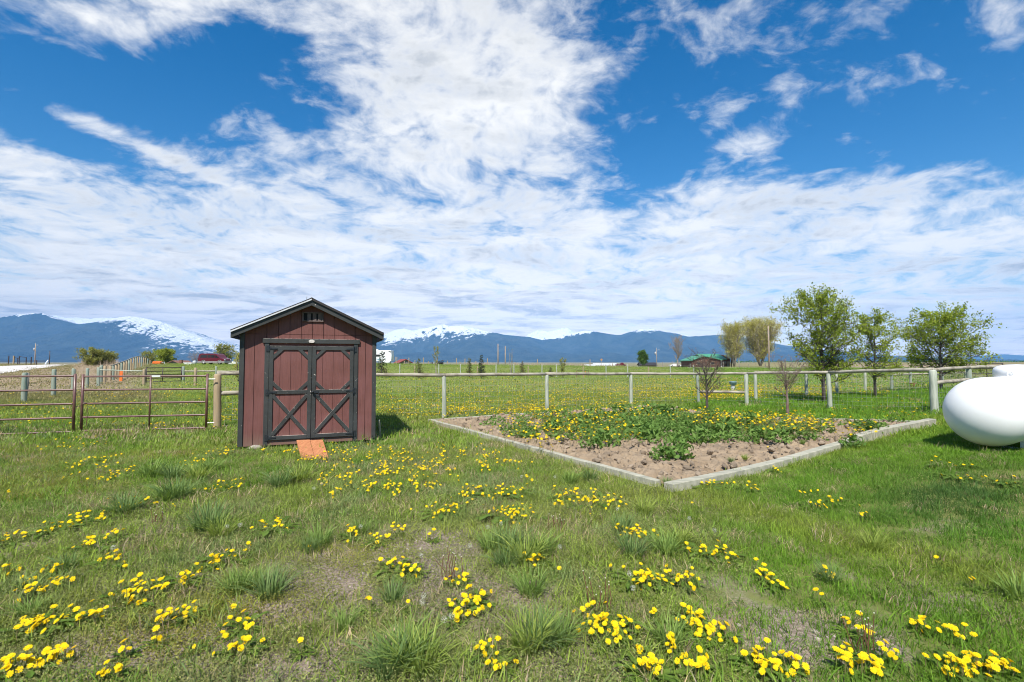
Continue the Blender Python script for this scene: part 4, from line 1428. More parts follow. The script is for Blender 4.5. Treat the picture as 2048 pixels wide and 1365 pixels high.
tree('bush', 'bare grey pink bush standing behind the van rear', AX(391, 140), 3.2, oval(1.9, 0.0, 0.5, 0.4), 46, 'dry_twig', 0.12, bark='bark_red', base=0.05, n_limb=57, limb_up=0.6, spread=1.0, sub=7, twigs=3, r0=0.06, leafy=1.0, tipd=0.12, multi=4)
tree('young_tree', 'pale blossoming young tree touching the gate side edge of the shed', AX(478, 38), 2.3, oval(0.70, 0.05, 0.5, 0.4), 47, 'leaf_gold', 0.075, base=0.1, n_limb=30, limb_up=1.1, spread=1.0, sub=6, twigs=3, r0=0.04, leafy=3.0, tipd=0.04, multi=3)
# aspens and shrubs in the pasture
tree('young_aspen', 'tall slim budding aspen pair beside the run in shelter', AX(873, 48), 3.15, oval(0.50, 0.25, 0.6, 0.4), 51, 'leaf_olive', 0.08, bark='bark_pale', base=0.3, n_limb=22, limb_up=2.0, spread=0.6, sub=5, twigs=3, r0=0.05, leafy=2.0, tipd=0.05, multi=2)
tree('young_aspen', 'nearly bare slim saplings beside the two bare poles', AX(1022, 47), 2.85, oval(0.42, 0.25, 0.6, 0.4), 52, 'leaf_olive', 0.05, bark='bark_pale', base=0.25, n_limb=16, limb_up=2.2, spread=0.6, sub=4, twigs=3, r0=0.04, leafy=0.6, tipd=0.05, multi=3)
tree('young_shrub', 'pale leafy young shrub near the blue grey small conifer', AX(1125, 45), 1.75, oval(0.5, 0.15, 0.6, 0.4), 53, 'leaf_olive', 0.08, base=0.2, n_limb=22, limb_up=1.4, spread=0.8, sub=5, twigs=3, r0=0.03, leafy=2.4, tipd=0.04, multi=2)


def conifer(label, loc, H, R, seed, mat_, openness=1.0, low=None):
    rs = np.random.default_rng(seed)
    root = empty('conifer', loc, 0, label, 'conifer', 'young conifers in the pasture')
    wood = MB().tube([(0, 0, -0.1), (0, 0, H * 0.5), (0.01, 0, H)], [0.045 * H / 2, 0.025 * H / 2, 0.004], 6)
    vs, fs, cols = [], [], []
    lows = []
    layers = 15
    for k in range(layers):
        t = 0.06 + 0.92 * k / layers
        n = int(13 * (1 - t) + 5)
        for j in range(n):
            an = rs.uniform(0, 2 * math.pi)
            L = R * (1 - t) ** 0.85 * rs.uniform(0.7, 1.15) + 0.03
            d = Vector((math.cos(an), math.sin(an), rs.uniform(0.0, 0.35)))
            p = Vector((0, 0, H * (t + rs.uniform(0, .05))))
            q = p + d * L
            wood.tube([p, q], [0.008, 0.003], 3, False)
            for w in range(int(9 * openness)):
                u = rs.uniform(0.2, 1.05)
                c = p.lerp(q, u)
                s = 0.055 * H * rs.uniform(.6, 1.2)
                dd = (d + Vector(rs.normal(0, .6, 3))).normalized() * s
                sd = dd.cross(Vector(rs.normal(0, 1, 3))).normalized() * s * 0.16
                b = len(vs)
                vs += [c - sd, c + sd, c + dd]
                fs.append((b, b + 1, b + 2))
                cols += [rs.random()] * 3
                lows.append(t < 0.35)
    wood.build('trunk', MT['bark'], root)
    me = bpy.data.meshes.new('needles')
    me.from_pydata([tuple(v) for v in vs], [], fs)
    me.materials.append(MT[mat_])
    if low:
        me.materials.append(MT[low])
        me.polygons.foreach_set('material_index', [1 if (l and rs.random() < 0.7) else 0 for l in lows])
    a = me.attributes.new('col', 'FLOAT', 'POINT')
    a.data.foreach_set('value', cols)
    link_mesh('needles', me, root)


conifer('dark spruce standing against the garden shed and the white camper', AX(764, 44), 2.45, 0.62, 61, 'needle', low='needle_brown')
conifer('yellow green bushy pine between the camper and the slim aspens', AX(838, 43), 1.8, 0.55, 62, 'needle_yellow', low='needle_brown')
conifer('yellow green small pine beside the darkest pointed spruce', AX(939, 45), 1.85, 0.42, 63, 'needle_yellow')
conifer('darkest pointed spruce near the two bare poles', AX(963, 44), 2.15, 0.42, 64, 'needle')
conifer('brown tinged spruce with green tip beyond the fence', AX(1044, 46), 1.55, 0.48, 65, 'needle_brown', low='needle_brown')
conifer('smallest blue grey spruce just above the fence rail', AX(1101, 46), 1.0, 0.36, 66, 'needle')


# ------------------------------------------------------------------ vehicles and buildings far off
def build_van():
    p = AX(430, 92)
    p.z = A(430, 729.5, 92).z
    root = empty('parked_van', p, math.radians(-9), 'maroon van with silver lower body parked on the grassy rise', 'van')
    prof = [(-2.75, 0.55), (-2.80, 0.95), (-2.62, 1.75), (-2.45, 2.02), (-2.0, 2.10), (0.9, 2.06), (1.25, 1.90), (1.95, 1.22), (2.65, 1.08), (2.80, 0.9), (2.82, 0.55)]
    MB().prism(prof, -0.98, 0.98).build('body', MT['vanred'], root, bevel=0.08)
    MB().prism([(-2.82, 0.32), (-2.83, 0.62), (2.84, 0.62), (2.86, 0.32)], -1.0, 1.0).build('lower_body', MT['silver'], root, bevel=0.03)
    wins = [[(-2.25, 1.30), (-2.15, 1.80), (-0.85, 1.80), (-0.85, 1.30)], [(-0.72, 1.30), (-0.72, 1.80), (-0.05, 1.80), (-0.05, 1.30)], [(0.06, 1.30), (0.06, 1.80), (0.78, 1.78), (0.78, 1.30)], [(0.92, 1.28), (0.92, 1.74), (1.12, 1.70), (1.70, 1.28)]]
    for s in (-1, 1):
        for w in wins:
            pr = MB().prism(w, 0, 0.02)
            o = pr.build('side_window', MT['glass'], root, loc=(0, -1.0 if s < 0 else 0.98, 0))
        for x in (-1.55, 1.85):
            y = s * 0.86
            ty = MB()
            M = Matrix(((1, 0, 0), (0, 0, 1), (0, 1, 0)))
            ty.lathe([(0.2, -0.13), (0.33, -0.12), (0.37, -0.06), (0.37, 0.06), (0.33, 0.12), (0.2, 0.13)], 20, (0, 0, 0), M=M)
            w = ty.build('wheel', MT['tyre'], root, smooth=True, loc=(x, y, 0.36))
            MB().lathe([(0.02, -0.142), (0.12, -0.15), (0.20, -0.138), (0.205, 0.138), (0.12, 0.15), (0.02, 0.142)], 16, (0, 0, 0), M=M).build('rim', MT['chrome'], w, smooth=True)
            arch = MB().tube([(x + 0.46 * math.cos(t), s * 1.005, 0.36 + 0.46 * math.sin(t)) for t in np.linspace(0, math.pi, 11)], 0.05, 5)
            arch.build('wheel_arch', MT['silver'], root)
    for y in (-0.82, 0.82):
        MB().box((-2.60, y, 1.45), (0.08, 0.16, 0.5)).build('tail_lamp', MT['red'], root)
        MB().box((2.80, y * 0.9, 0.88), (0.08, 0.3, 0.18)).build('headlight', MT['white'], root)
    MB().box((-2.86, 0, 0.45), (0.16, 1.8, 0.2)).build('bumper', MT['chrome'], root, bevel=0.02)
    MB().prism([(-2.70, 1.25), (-2.56, 1.85), (-2.54, 1.85), (-2.66, 1.25)], -0.75, 0.75).build('rear_window', MT['glass'], root, loc=(-0.06, 0, 0))
    return root


build_van()


def build_camper():
    Y = 112
    p = AX(766, Y)
    p.z = A(766, 731, Y).z
    root = empty('camper_trailer', p, 0, 'white camper trailer with dark swoosh partly hidden behind the shed', 'camper')
    MB().prism([(-7.5, 0.9), (-7.5, 3.55), (1.85, 3.45), (2.0, 2.2), (1.9, 0.9)], 0, 2.5).build('body', MT['white'], root, bevel=0.06)
    MB().box((-1.9, 1.2, 3.62), (0.8, 0.8, 0.3)).build('roof_unit', MT['white'], root)
    for (x, z, w, h) in ((-1.3, 2.25, 1.3, 0.5), (-4.5, 2.3, 1.4, 0.7)):
        MB().box((x, -0.01, z), (w, 0.03, h)).build('window', MT['glass'], root)
    MB().prism([(-0.6, 2.4), (0.1, 2.75), (0.55, 3.3), (0.4, 2.65), (-0.1, 2.3)][::-1], -0.03, -0.005).build('swoosh', MT['glass'], root)
    MB().prism([(0.9, 3.0), (1.75, 3.35), (1.8, 2.9), (1.4, 3.1)][::-1], -0.03, -0.005).build('swoosh', MT['glass'], root)
    MB().prism([(-1.6, 1.2), (-0.6, 1.7), (-0.3, 1.3)][::-1], -0.03, -0.005).build('swoosh', MT['blue'], root)
    for x in (-3.5, -4.5):
        M = Matrix(((1, 0, 0), (0, 0, 1), (0, 1, 0)))
        w = MB().lathe([(0.2, -0.13), (0.38, -0.12), (0.38, 0.12), (0.2, 0.13)], 16, (0, 0, 0), M=M).build('wheel', MT['tyre'], root, smooth=True, loc=(x, 0.2, 0.4))
    MB().bar((1.2, 0.4, -0.4), (1.2, 0.4, 0.95), 0.1, 0.1).build('jack_leg', MT['greywall'], root)
    MB().bar((1.2, 2.1, -0.4), (1.2, 2.1, 0.95), 0.1, 0.1).build('jack_leg', MT['greywall'], root)


build_camper()


def small_tank(px, py, Y, L, R, label):
    p = A(px, py, Y)
    root = empty('propane_tank', p, 0, label, 'propane tank')
    M = Matrix(((0, 0, 1), (0, 1, 0), (-1, 0, 0)))
    prof = [(max(R * math.sin(t), .01), -L / 2 - R * math.cos(t)) for t in np.linspace(0, math.pi / 2, 7)] + [(max(R * math.sin(t), .01), L / 2 + R * math.cos(t)) for t in np.linspace(math.pi / 2, 0, 7)]
    MB().lathe(prof, 20, (0, 0, R + 0.2), M=M).build('tank_shell', MT['tank'], root, smooth=True)
    MB().box((-L / 3, 0, 0.0), (0.2, R, 0.5)).build('foot', MT['tank'], root)
    MB().box((L / 3, 0, 0.0), (0.2, R, 0.5)).build('foot', MT['tank'], root)


small_tank(773, 730, 108, 0.8, 0.42, 'distant white propane tank tucked against the camper')


def gable_house(name, label, p, w, d, wall_h, roof_h, wall, roof, rz=0.0, cat='building', ridge='y', over=0.4, extra=None):
    """walls with a pitched roof; ridge along local y shows its gable to the front"""
    root = empty(name, p, rz, label, cat)
    if ridge == 'y':
        MB().prism([(-w / 2, -1.0), (w / 2, -1.0), (w / 2, wall_h), (0, wall_h + roof_h), (-w / 2, wall_h)], 0, d).build('wall', MT[wall], root)
        sl = roof_h / (w / 2)
        for s in (-1, 1):
            poly = [(0, wall_h + roof_h + 0.02), (0, wall_h + roof_h + 0.16), (s * (w / 2 + over), wall_h - sl * over + 0.16), (s * (w / 2 + over), wall_h - sl * over + 0.02)]
            MB().prism(poly[::-s], -over, d + over).build('roof', MT[roof], root)
    else:
        MB().prism([(0, -1.0), (d, -1.0), (d, wall_h), (d / 2, wall_h + roof_h), (0, wall_h)], -w / 2, w / 2, axis='x').build('wall', MT[wall], root)
        sl = roof_h / (d / 2)
        for s in (-1, 1):
            e = d / 2 + s * (d / 2 + over)
            poly = [(d / 2, wall_h + roof_h + 0.02), (d / 2, wall_h + roof_h + 0.16), (e, wall_h - sl * over + 0.16), (e, wall_h - sl * over + 0.02)]
            MB().prism(poly[::s], -w / 2 - over, w / 2 + over, axis='x').build('roof', MT[roof], root)
    return root


def build_log_house():
    Y = 165
    k = Y / F
    p = A(1437, 733, Y)
    root = empty('log_house', p, math.radians(0), 'brown log house with a green metal roof beside the poplars', 'house')
    # front wing with its gable toward the yard
    x0, x1, xp = (1377 - 1437) * k, (1432 - 1437) * k, (1400 - 1437) * k
    ze, zp = 11.5 * k, 19.5 * k
    MB().prism([(x0, -1.5), (x1, -1.5), (x1, ze + 0.3), (xp, zp), (x0, ze)], -3.0, 7).build('wall', MT['log'], root)
    for (xe, zz_) in ((x0 - 0.5, ze - 0.25), (x1 + 0.7, ze + 0.05)):
        poly = [(xp, zp + 0.03), (xp, zp + 0.28), (xe, zz_ + 0.28), (xe, zz_ + 0.03)]
        MB().prism(poly if xe < xp else poly[::-1], -3.6, 7.4).build('roof', MT['roofgreen'], root)
    for i in range(9):
        z = -1.2 + i * 0.36
        MB().tube([(x0 - 0.1, -3.06, z), (x1 + 0.1, -3.06, z)], 0.15, 6).build('log', MT['log'], root)
    for x in (x0 + 2.2, x1 - 2.4):
        w = MB().box((x, -3.2, 1.0), (1.1, 0.08, 0.9)).build('window', MT['glass'], root)
        MB().box((x, -3.23, 1.5), (1.3, 0.08, 0.12)).build('frame', MT['tan_wood'], w)
        MB().box((x, -3.23, 0.5), (1.3, 0.08, 0.12)).build('frame', MT['tan_wood'], w)
    # main block, ridge across, slope facing the yard
    X0, X1 = (1413 - 1437) * k, (1463 - 1437) * k
    MB().prism([(1.0, -1.5), (11.5, -1.5), (11.5, 15.5 * k), (6.2, 23.5 * k), (1.0, 15.5 * k)], X0, X1, axis='x').build('wall', MT['log'], root)
    for (ya, za) in ((0.0, 15.5 * k - 0.45), (12.4, 15.5 * k - 0.4)):
        poly = [(6.2, 23.5 * k + .04), (6.2, 23.5 * k + 0.3), (ya, za + 0.3), (ya, za + .04)]
        MB().prism(poly if ya > 6 else poly[::-1], X0 - 0.9, X1 - 1.6, axis='x').build('roof', MT['roofgreen'], root)
    for x in (0.9, 4.3):
        MB().bar((x, -0.2, -1.2), (x, -0.2, 15.5 * k - 0.3), 0.35, 0.35).build('porch_post', MT['white'] if x < 1 else MT['log'], root)
    for x in (-0.2, 2.6):
        MB().box((x, 0.96, 1.2), (1.0, 0.06, 1.2)).build('window', MT['glass'], root)
    MB().box((3.9, 0.95, 0.6), (1.0, 0.08, 2.1)).build('door', MT['tan_wood'], root)
    return root


build_log_house()


def at_skyline(px, py, Y):
    return A(px, py, Y)


gable_house('red_barn', 'small barn with a faded red roof on the grassy skyline', at_skyline(811, 731, 125), 3.0, 4.5, 0.7, 0.75, 'greywall', 'barnred', math.radians(28))
# run-in shelter
r = empty('run_in_shelter', at_skyline(873, 732, 120), 0, 'open dark shelter with sloping roof behind the slim aspens', 'shelter')
for x, h in ((-1.35, 0.95), (1.35, 1.25)):
    for y in (0, 2.0):
        MB().bar((x, y, -1), (x, y, h), 0.14, 0.14).build('post', MT['dark'], r)
MB().bar((-0.2, 1, 0.85), (1.6, 1, 1.35), 2.6, 0.08).build('roof', MT['roof'], r)
MB().box((0.6, 2.1, 0.2), (1.5, 0.06, 1.3)).build('back_wall', MT['rust'], r)
gable_house('white_barn', 'long low white barn roof beyond the far pasture', at_skyline(1212, 733.5, 190), 8.5, 6.0, 0.4, 0.75, 'white', 'pale_metal_and_glint', 0, ridge='x')
gable_house('white_barn', 'lower white roof extension beside the long white barn', at_skyline(1188, 735, 188), 6.0, 5.0, 0.25, 0.7, 'white', 'pale_metal_and_glint', 0, ridge='x')
gable_house('dark_shed', 'low dark roofed shed behind the small green tree', at_skyline(1297, 733.5, 175), 5.5, 4.0, 0.5, 0.8, 'greywall', 'roof', 0, ridge='x')
gable_house('red_roof_house', 'low faded red roof sunk behind the grassy rise near the barrel', at_skyline(347, 733, 120), 4.4, 5.0, 0.35, 0.95, 'greywall', 'rust', 0)
mb = MB().lathe([(0.34, 0), (0.37, 0.05), (0.35, 0.5), (0.37, 0.55), (0.35, 1.0), (0.37, 1.05), (0.36, 1.1)], 16)
tag(mb.build('rusty_barrel', MT['rust'], loc=at_skyline(362, 730.5, 105)), 'rusty barrel standing beside the low red roof', 'barrel')
mb = MB().lathe([(0.35, 0), (0.36, 0.6), (0.3, 0.85), (0.05, 0.95)], 16)
tag(mb.build('water_tank', MT['insul'], smooth=True, loc=at_skyline(389, 731, 95)), 'small pale round water tank near the van rear', 'water tank')
mb = MB().box((0, 0, 0.25), (1.6, 1.2, 0.5)).box((0, 0, 0.53), (1.7, 1.3, 0.06))
tag(mb.build('white_trough', MT['white'], bevel=0.03, loc=at_skyline(379, 731, 97)), 'low white trough between the barrel and the van', 'trough')
mb = MB().box((0, 0, 0.4), (2.4, 1.0, 0.8)).box((0, 0, 0.83), (2.5, 1.1, 0.06))
tag(mb.build('white_box', MT['white'], loc=at_skyline(466, 731, 98)), 'low pale box beyond the bonnet of the van', 'box')
# orange machine behind the knoll fence
r = empty('farm_implement', at_skyline(312, 728, 98), 0, 'orange farm implement lying behind the knoll fence', 'farm implement')
MB().prism([(-0.9, 0), (0.8, 0), (0.9, 0.35), (0.2, 0.55), (-0.7, 0.5)], 0, 0.9).build('hood', MT['orange'], r, bevel=0.05)
MB().tube([(0.9, 0.4, 0.2), (1.4, 0.4, 0.35), (1.5, 0.4, 0.0)], 0.08, 6).build('arm', MT['insul'], r)
MB().lathe([(0.1, -0.1), (0.3, -0.1), (0.3, 0.1), (0.1, 0.1)], 14, (-0.5, 0.4, 0.1), M=Matrix(((1, 0, 0), (0, 0, 1), (0, 1, 0)))).build('wheel', MT['tyre'], r)
# orange panel in the paddock corner
p = G(242, 763)
r = MB().prism([(-0.13, 0), (0.10, -0.02), (0.13, 0.78), (-0.11, 0.80)], -0.02, 0.02)
o = tag(r.build('orange_panel', MT['orange'], bevel=0.008, loc=p), 'upright orange plastic panel standing in the paddock corner', 'panel')
o.rotation_euler = (math.radians(-4), math.radians(-4), 0)


# utility poles
def pole(label, px, top, base, Y, r, m='pole', arms=False, can=False, group='bare wooden poles'):
    p = A(px, base, Y)
    h = A(px, top, Y).z - p.z
    root = empty('utility_pole', p, 0, label, 'utility pole', group)
    MB().tube([(0, 0, -1.5), (0, 0, h * 0.5), (0, 0, h)], [r, r * 0.88, r * 0.72], 10).build('pole', MT[m], root, smooth=True)
    if can:
        MB().lathe([(0.05, -0.05), (0.26, 0), (0.26, 0.75), (0.18, 0.85), (0.04, 0.9)], 14, (-0.38, 0, h * 0.68)).build('transformer', MT['insul'], root, smooth=True)
        MB().lathe([(0.03, 0), (0.08, 0.05), (0.08, 0.3), (0.03, 0.35)], 10, (0, 0, h - 0.02)).build('insulator', MT['insul'], root)
        MB().bar((0, 0, h * 0.92), (0.75, 0, h * 0.95), 0.06, 0.06).build('bracket', MT['insul'], root)
        MB().box((0.8, 0, h * 0.94), (0.3, 0.16, 0.14)).build('lamp_head', MT['insul'], root)
    if arms:
        MB().box((0, 0, h - 0.4), (1.2, 0.1, 0.12)).build('cross_arm', MT[m], root)
    return root


pole('wooden utility pole with a transformer beyond the gravel road', 69.5, 688, 730, 170, 0.17, can=True)
pole('dark bare post standing taller than the corral by the road', 98.7, 702, 730, 120, 0.10, 'gate_dark')
pole('taller of the two bare wooden poles on the skyline', 996, 688, 733, 150, 0.19)
pole('shorter of the two bare wooden poles on the skyline', 1010.5, 692.5, 733, 150, 0.18)
pole('slim grey utility pole with a small transformer near the bare tree', 1313.5, 698, 733.5, 160, 0.14, 'polegrey', can=True)
pole('tall pale wooden pole in front of the broad poplar', 1538.5, 652, 735, 110, 0.19)
pole('short pale post at the foot of the golden poplar', 1478.5, 721.5, 735, 120, 0.10, 'polegrey')
pole('thin pale post with bands beside the camper trailer', 776, 704, 731, 118, 0.06, 'rust')
pole('thin pale post standing right of the camper trailer', 790.5, 714, 731, 112, 0.06, 'tan_wood')

# corral by the road
r = empty('corral', A(45, 729.5, 112), 0, 'pipe and post corral standing beyond the gravel road', 'corral')
kk = 112 / F
for x, t, w in ((17, 712, .13), (27, 712, .22), (35, 716, .09), (38, 713, .13), (52, 715, .12), (62, 714.5, .14), (73, 721, .12)):
    MB().bar(((x - 45) * kk, 0, -0.5), ((x - 45) * kk, 0, (729.5 - t) * kk), w, w).build('post', MT['gate_dark'] if x != 27 else MT['tan_wood'], r)
for (x0, y0, x1, y1, w) in ((38, 713.5, 52, 715.5, .10), (27, 716, 38, 717, .12), (-10, 720.5, 90, 721.5, .05), (-10, 723.5, 98, 723.5, .05), (-10, 726.5, 98, 726.5, .05)):
    MB().bar(((x0 - 45) * kk, 0, (729.5 - y0) * kk), ((x1 - 45) * kk, 0, (729.5 - y1) * kk), w, w).build('rail', MT['gate_dark'], r)
b = MB().bar(A(90, 729.5, 108), A(96, 721.5, 110), 0.12, 0.3)
tag(b.build('leaning_plank', MT['white']), 'pale plank leaning by the dark post near the road', 'plank')
# child's frame in the pasture
p0, p1 = AX(1153, 46.5), AX(1177, 46.5)
r = empty('play_frame', p0, 0, 'low brown goal frame with an orange leg in the pasture', 'frame')
MB().bar((0, 0, 0.62), (p1.x - p0.x, 0, 0.62), 0.05, 0.05).build('crossbar', MT['gate_dark'], r)
MB().bar((0, 0, 0), (0, 0, 0.6), 0.05, 0.05).build('leg', MT['rust'], r)
MB().bar((p1.x - p0.x, 0, 0), (p1.x - p0.x, 0, 0.6), 0.05, 0.05).build('leg', MT['rust'], r)
MB().bar((0.75, 0, 0.02), (0.85, 0, 0.58), 0.05, 0.06).build('leg', MT['orange'], r)
# weathervane
r = empty('wind_wheel', A(1203, 733, 185), 0, 'little tan wind wheel rising over the white barn', 'wind wheel')
MB().bar((0, 0, -1), (0, 0, 2.3), 0.08, 0.08).build('mast', MT['tan_wood'], r)
MB().lathe([(0.1, -0.05), (0.45, -0.03), (0.45, 0.03), (0.1, 0.05)], 12, (0, 0, 2.5), M=Matrix(((1, 0, 0), (0, 0, 1), (0, 1, 0)))).build('wheel', MT['wicker'], r)
# red pickup far off
r = empty('parked_truck', A(1240, 734, 175), 0, 'tiny dark red truck parked right of the white barn', 'truck')
MB().prism([(-1.6, 0.3), (-1.6, 0.9), (-0.2, 0.95), (0.3, 1.5), (1.0, 1.5), (1.3, 0.9), (1.9, 0.8), (1.9, 0.3)], -0.8, 0.8).build('body', MT['vanred'], r, bevel=0.05)
for x in (-1.0, 1.2):
    MB().lathe([(0.1, -0.9), (0.32, -0.88), (0.32, 0.88), (0.1, 0.9)], 12, (x, 0, 0.3), M=Matrix(((1, 0, 0), (0, 0, 1), (0, 1, 0)))).build('wheel', MT['tyre'], r)
r = empty('parked_car', A(1350, 733.5, 172), 0, 'tiny white car parked under the leafless tree', 'car')
MB().prism([(-2.0, 0.2), (-2.0, 0.55), (-1.0, 0.62), (-0.5, 0.95), (0.7, 0.95), (1.1, 0.62), (2.0, 0.55), (2.0, 0.2)], -0.8, 0.8).build('body', MT['white'], r, bevel=0.05)
for x in (-1.2, 1.3):
    MB().lathe([(0.1, -0.85), (0.28, -0.83), (0.28, 0.83), (0.1, 0.85)], 12, (x, 0, 0.2), M=Matrix(((1, 0, 0), (0, 0, 1), (0, 1, 0)))).build('wheel', MT['tyre'], r)
# blue mineral tub on the pasture and tan basket at the far post
p = G(1466, 781)
r = empty('bird_feeder', p, 0, 'faded blue tub on a short stand beyond the H shaped brace', 'feeder')
MB().lathe([(0.16, 0.30), (0.20, 0.46), (0.21, 0.48), (0.17, 0.46), (0.13, 0.32)], 14).build('tub', MT['blue'], r, smooth=True)
MB().lathe([(0.13, 0.0), (0.11, 0.15), (0.10, 0.29)], 10).build('stand', MT['insul'], r)
p = far_posts[5][0]
q = A(1826, 769.5, p.y - 0.25)
mb = MB().lathe([(0.04, -0.10), (0.13, -0.06), (0.19, 0.06), (0.21, 0.10), (0.17, 0.09), (0.11, -0.03)], 12)
o = tag(mb.build('hanging_basket', MT['wicker'], loc=q), 'tan wicker basket fixed to a far fence post under the round tree', 'basket')
# dry weeds along the road bank and far tree line
def weeds(name, label, pts, h, seed, m):
    rs = np.random.default_rng(seed)
    vs, fs, cols = [], [], []
    for p in pts:
        for k in range(7):
            a = Vector((p[0] + rs.normal(0, .25), p[1] + rs.normal(0, .25), p[2] - 0.05))
            t = a + Vector((rs.normal(0, .25) * h, rs.normal(0, .25) * h, h * rs.uniform(.5, 1.1)))
            w = Vector((0.014 * h + 0.012, 0, 0))
            b = len(vs)
            vs += [a - w, a + w, t]
            fs.append((b, b + 1, b + 2))
            cols += [rs.random()] * 3
    me = bpy.data.meshes.new(name)
    me.from_pydata([tuple(v) for v in vs], [], fs)
    me.materials.append(MT[m])
    at = me.attributes.new('col', 'FLOAT', 'POINT')
    at.data.foreach_set('value', cols)
    return tag(link_mesh(name, me), label, kind='stuff')


rs = np.random.default_rng(5)
pts = []
for _ in range(1100):
    px, Y = rs.uniform(95, 235), rs.uniform(40, 84)
    if px < 170 - (Y - 40) * 0.6:
        continue
    q = AX(px, Y)
    pts.append(q)
weeds('dry_weeds', 'tan dry weeds on the road bank', pts, 0.5, 6, 'dry_twig')
pts = [AX(px, 82 + rs.normal(0, 2)) for px in rs.uniform(165, 232, 160)]
weeds('dry_weeds', 'tall straw stalks under the olive bushes', pts, 1.3, 7, 'dry_twig')
pts = [AX(px, 118 + rs.normal(0, 2)) for px in np.concatenate([rs.uniform(935, 990, 60), rs.uniform(1010, 1240, 60)])]
weeds('dry_weeds', 'reddish brush along the skyline', pts, 0.9, 8, 'dry_twig')
vs = []
rs = np.random.default_rng(15)
for _ in range(2600):
    x = rs.uniform(1350, 2300)
    Y = 1500 + rs.normal(0, 60)
    vs.append(((x - 1024) / F * Y, Y, rs.uniform(-1, 5) * (0.4 + fbm(x / 40, 0.5, 3, 3))))
o = link_mesh('treeline', leaf_mesh('treeline', vs, 5.0, MT['leaf_green'], rs))
tag(o, 'dark line of far trees on the plain horizon', kind='stuff')
#@@PART4
# ------------------------------------------------------------------ grass, weeds and flowers
PROTO = bpy.data.collections.new('plant_patterns')        # not linked to the scene: only what the grass repeats


NUM = 'first second third fourth fifth sixth seventh eighth ninth tenth eleventh twelfth thirteenth fourteenth fifteenth sixteenth seventeenth eighteenth nineteenth twentieth'.split()
NUM += ['twenty ' + w for w in NUM[:9]] + ['thirtieth'] + ['thirty ' + w for w in NUM[:9]] + ['fortieth']


def row_labels(places, limits, names):
    """for each place: its row, and which one it is counted from the gate side"""
    out = [None] * len(places)
    for r in range(len(limits)):
        hi = limits[r - 1] if r else 1e9
        ids = sorted([i for i, q in enumerate(places) if limits[r] <= q[1] < hi], key=lambda i: places[i][0])
        for k, i in enumerate(ids):
            out[i] = (NUM[k], names[r])
    return out


def scatter(name, label, protos, pts, rot, scl, col, idx):
    """one uncountable mass: each point carries a small patch of plants"""
    coll = bpy.data.collections.new(name + '_patches')
    for p in protos:
        coll.objects.link(p)
    n = len(pts)
    me = bpy.data.meshes.new(name)
    me.vertices.add(n)
    me.vertices.foreach_set('co', np.asarray(pts, np.float32).reshape(-1))
    for nm, typ, arr, key in (('rot', 'FLOAT_VECTOR', rot, 'vector'), ('scl', 'FLOAT', scl, 'value'), ('idx', 'INT', idx, 'value')):
        a = me.attributes.new(nm, typ, 'POINT')
        a.data.foreach_set(key, np.asarray(arr, np.int32 if typ == 'INT' else np.float32).reshape(-1))
    a = me.attributes.new('col', 'FLOAT_COLOR', 'POINT')
    c4 = np.ones((n, 4), np.float32)
    c4[:, :3] = col
    a.data.foreach_set('color', c4.reshape(-1))
    o = link_mesh(name, me)
    tag(o, label, kind='stuff')
    g = bpy.data.node_groups.new(name, 'GeometryNodeTree')
    g.interface.new_socket('Geometry', in_out='INPUT', socket_type='NodeSocketGeometry')
    g.interface.new_socket('Geometry', in_out='OUTPUT', socket_type='NodeSocketGeometry')
    gi, go = g.nodes.new('NodeGroupInput'), g.nodes.new('NodeGroupOutput')
    ci = g.nodes.new('GeometryNodeCollectionInfo')
    ci.inputs['Collection'].default_value = coll
    ci.inputs['Separate Children'].default_value = True
    ci.inputs['Reset Children'].default_value = True
    ip = g.nodes.new('GeometryNodeInstanceOnPoints')
    ip.inputs['Pick Instance'].default_value = True

    def att(nm, t):
        x = g.nodes.new('GeometryNodeInputNamedAttribute')
        x.data_type = t
        x.inputs['Name'].default_value = nm
        return x.outputs['Attribute']
    g.links.new(gi.outputs[0], ip.inputs['Points'])
    g.links.new(ci.outputs[0], ip.inputs['Instance'])
    g.links.new(att('idx', 'INT'), ip.inputs['Instance Index'])
    er = g.nodes.new('FunctionNodeEulerToRotation')
    g.links.new(att('rot', 'FLOAT_VECTOR'), er.inputs[0])
    g.links.new(er.outputs[0], ip.inputs['Rotation'])
    g.links.new(att('scl', 'FLOAT'), ip.inputs['Scale'])
    g.links.new(ip.outputs[0], go.inputs[0])
    mo = o.modifiers.new('patches', 'NODES')
    mo.node_group = g
    return o


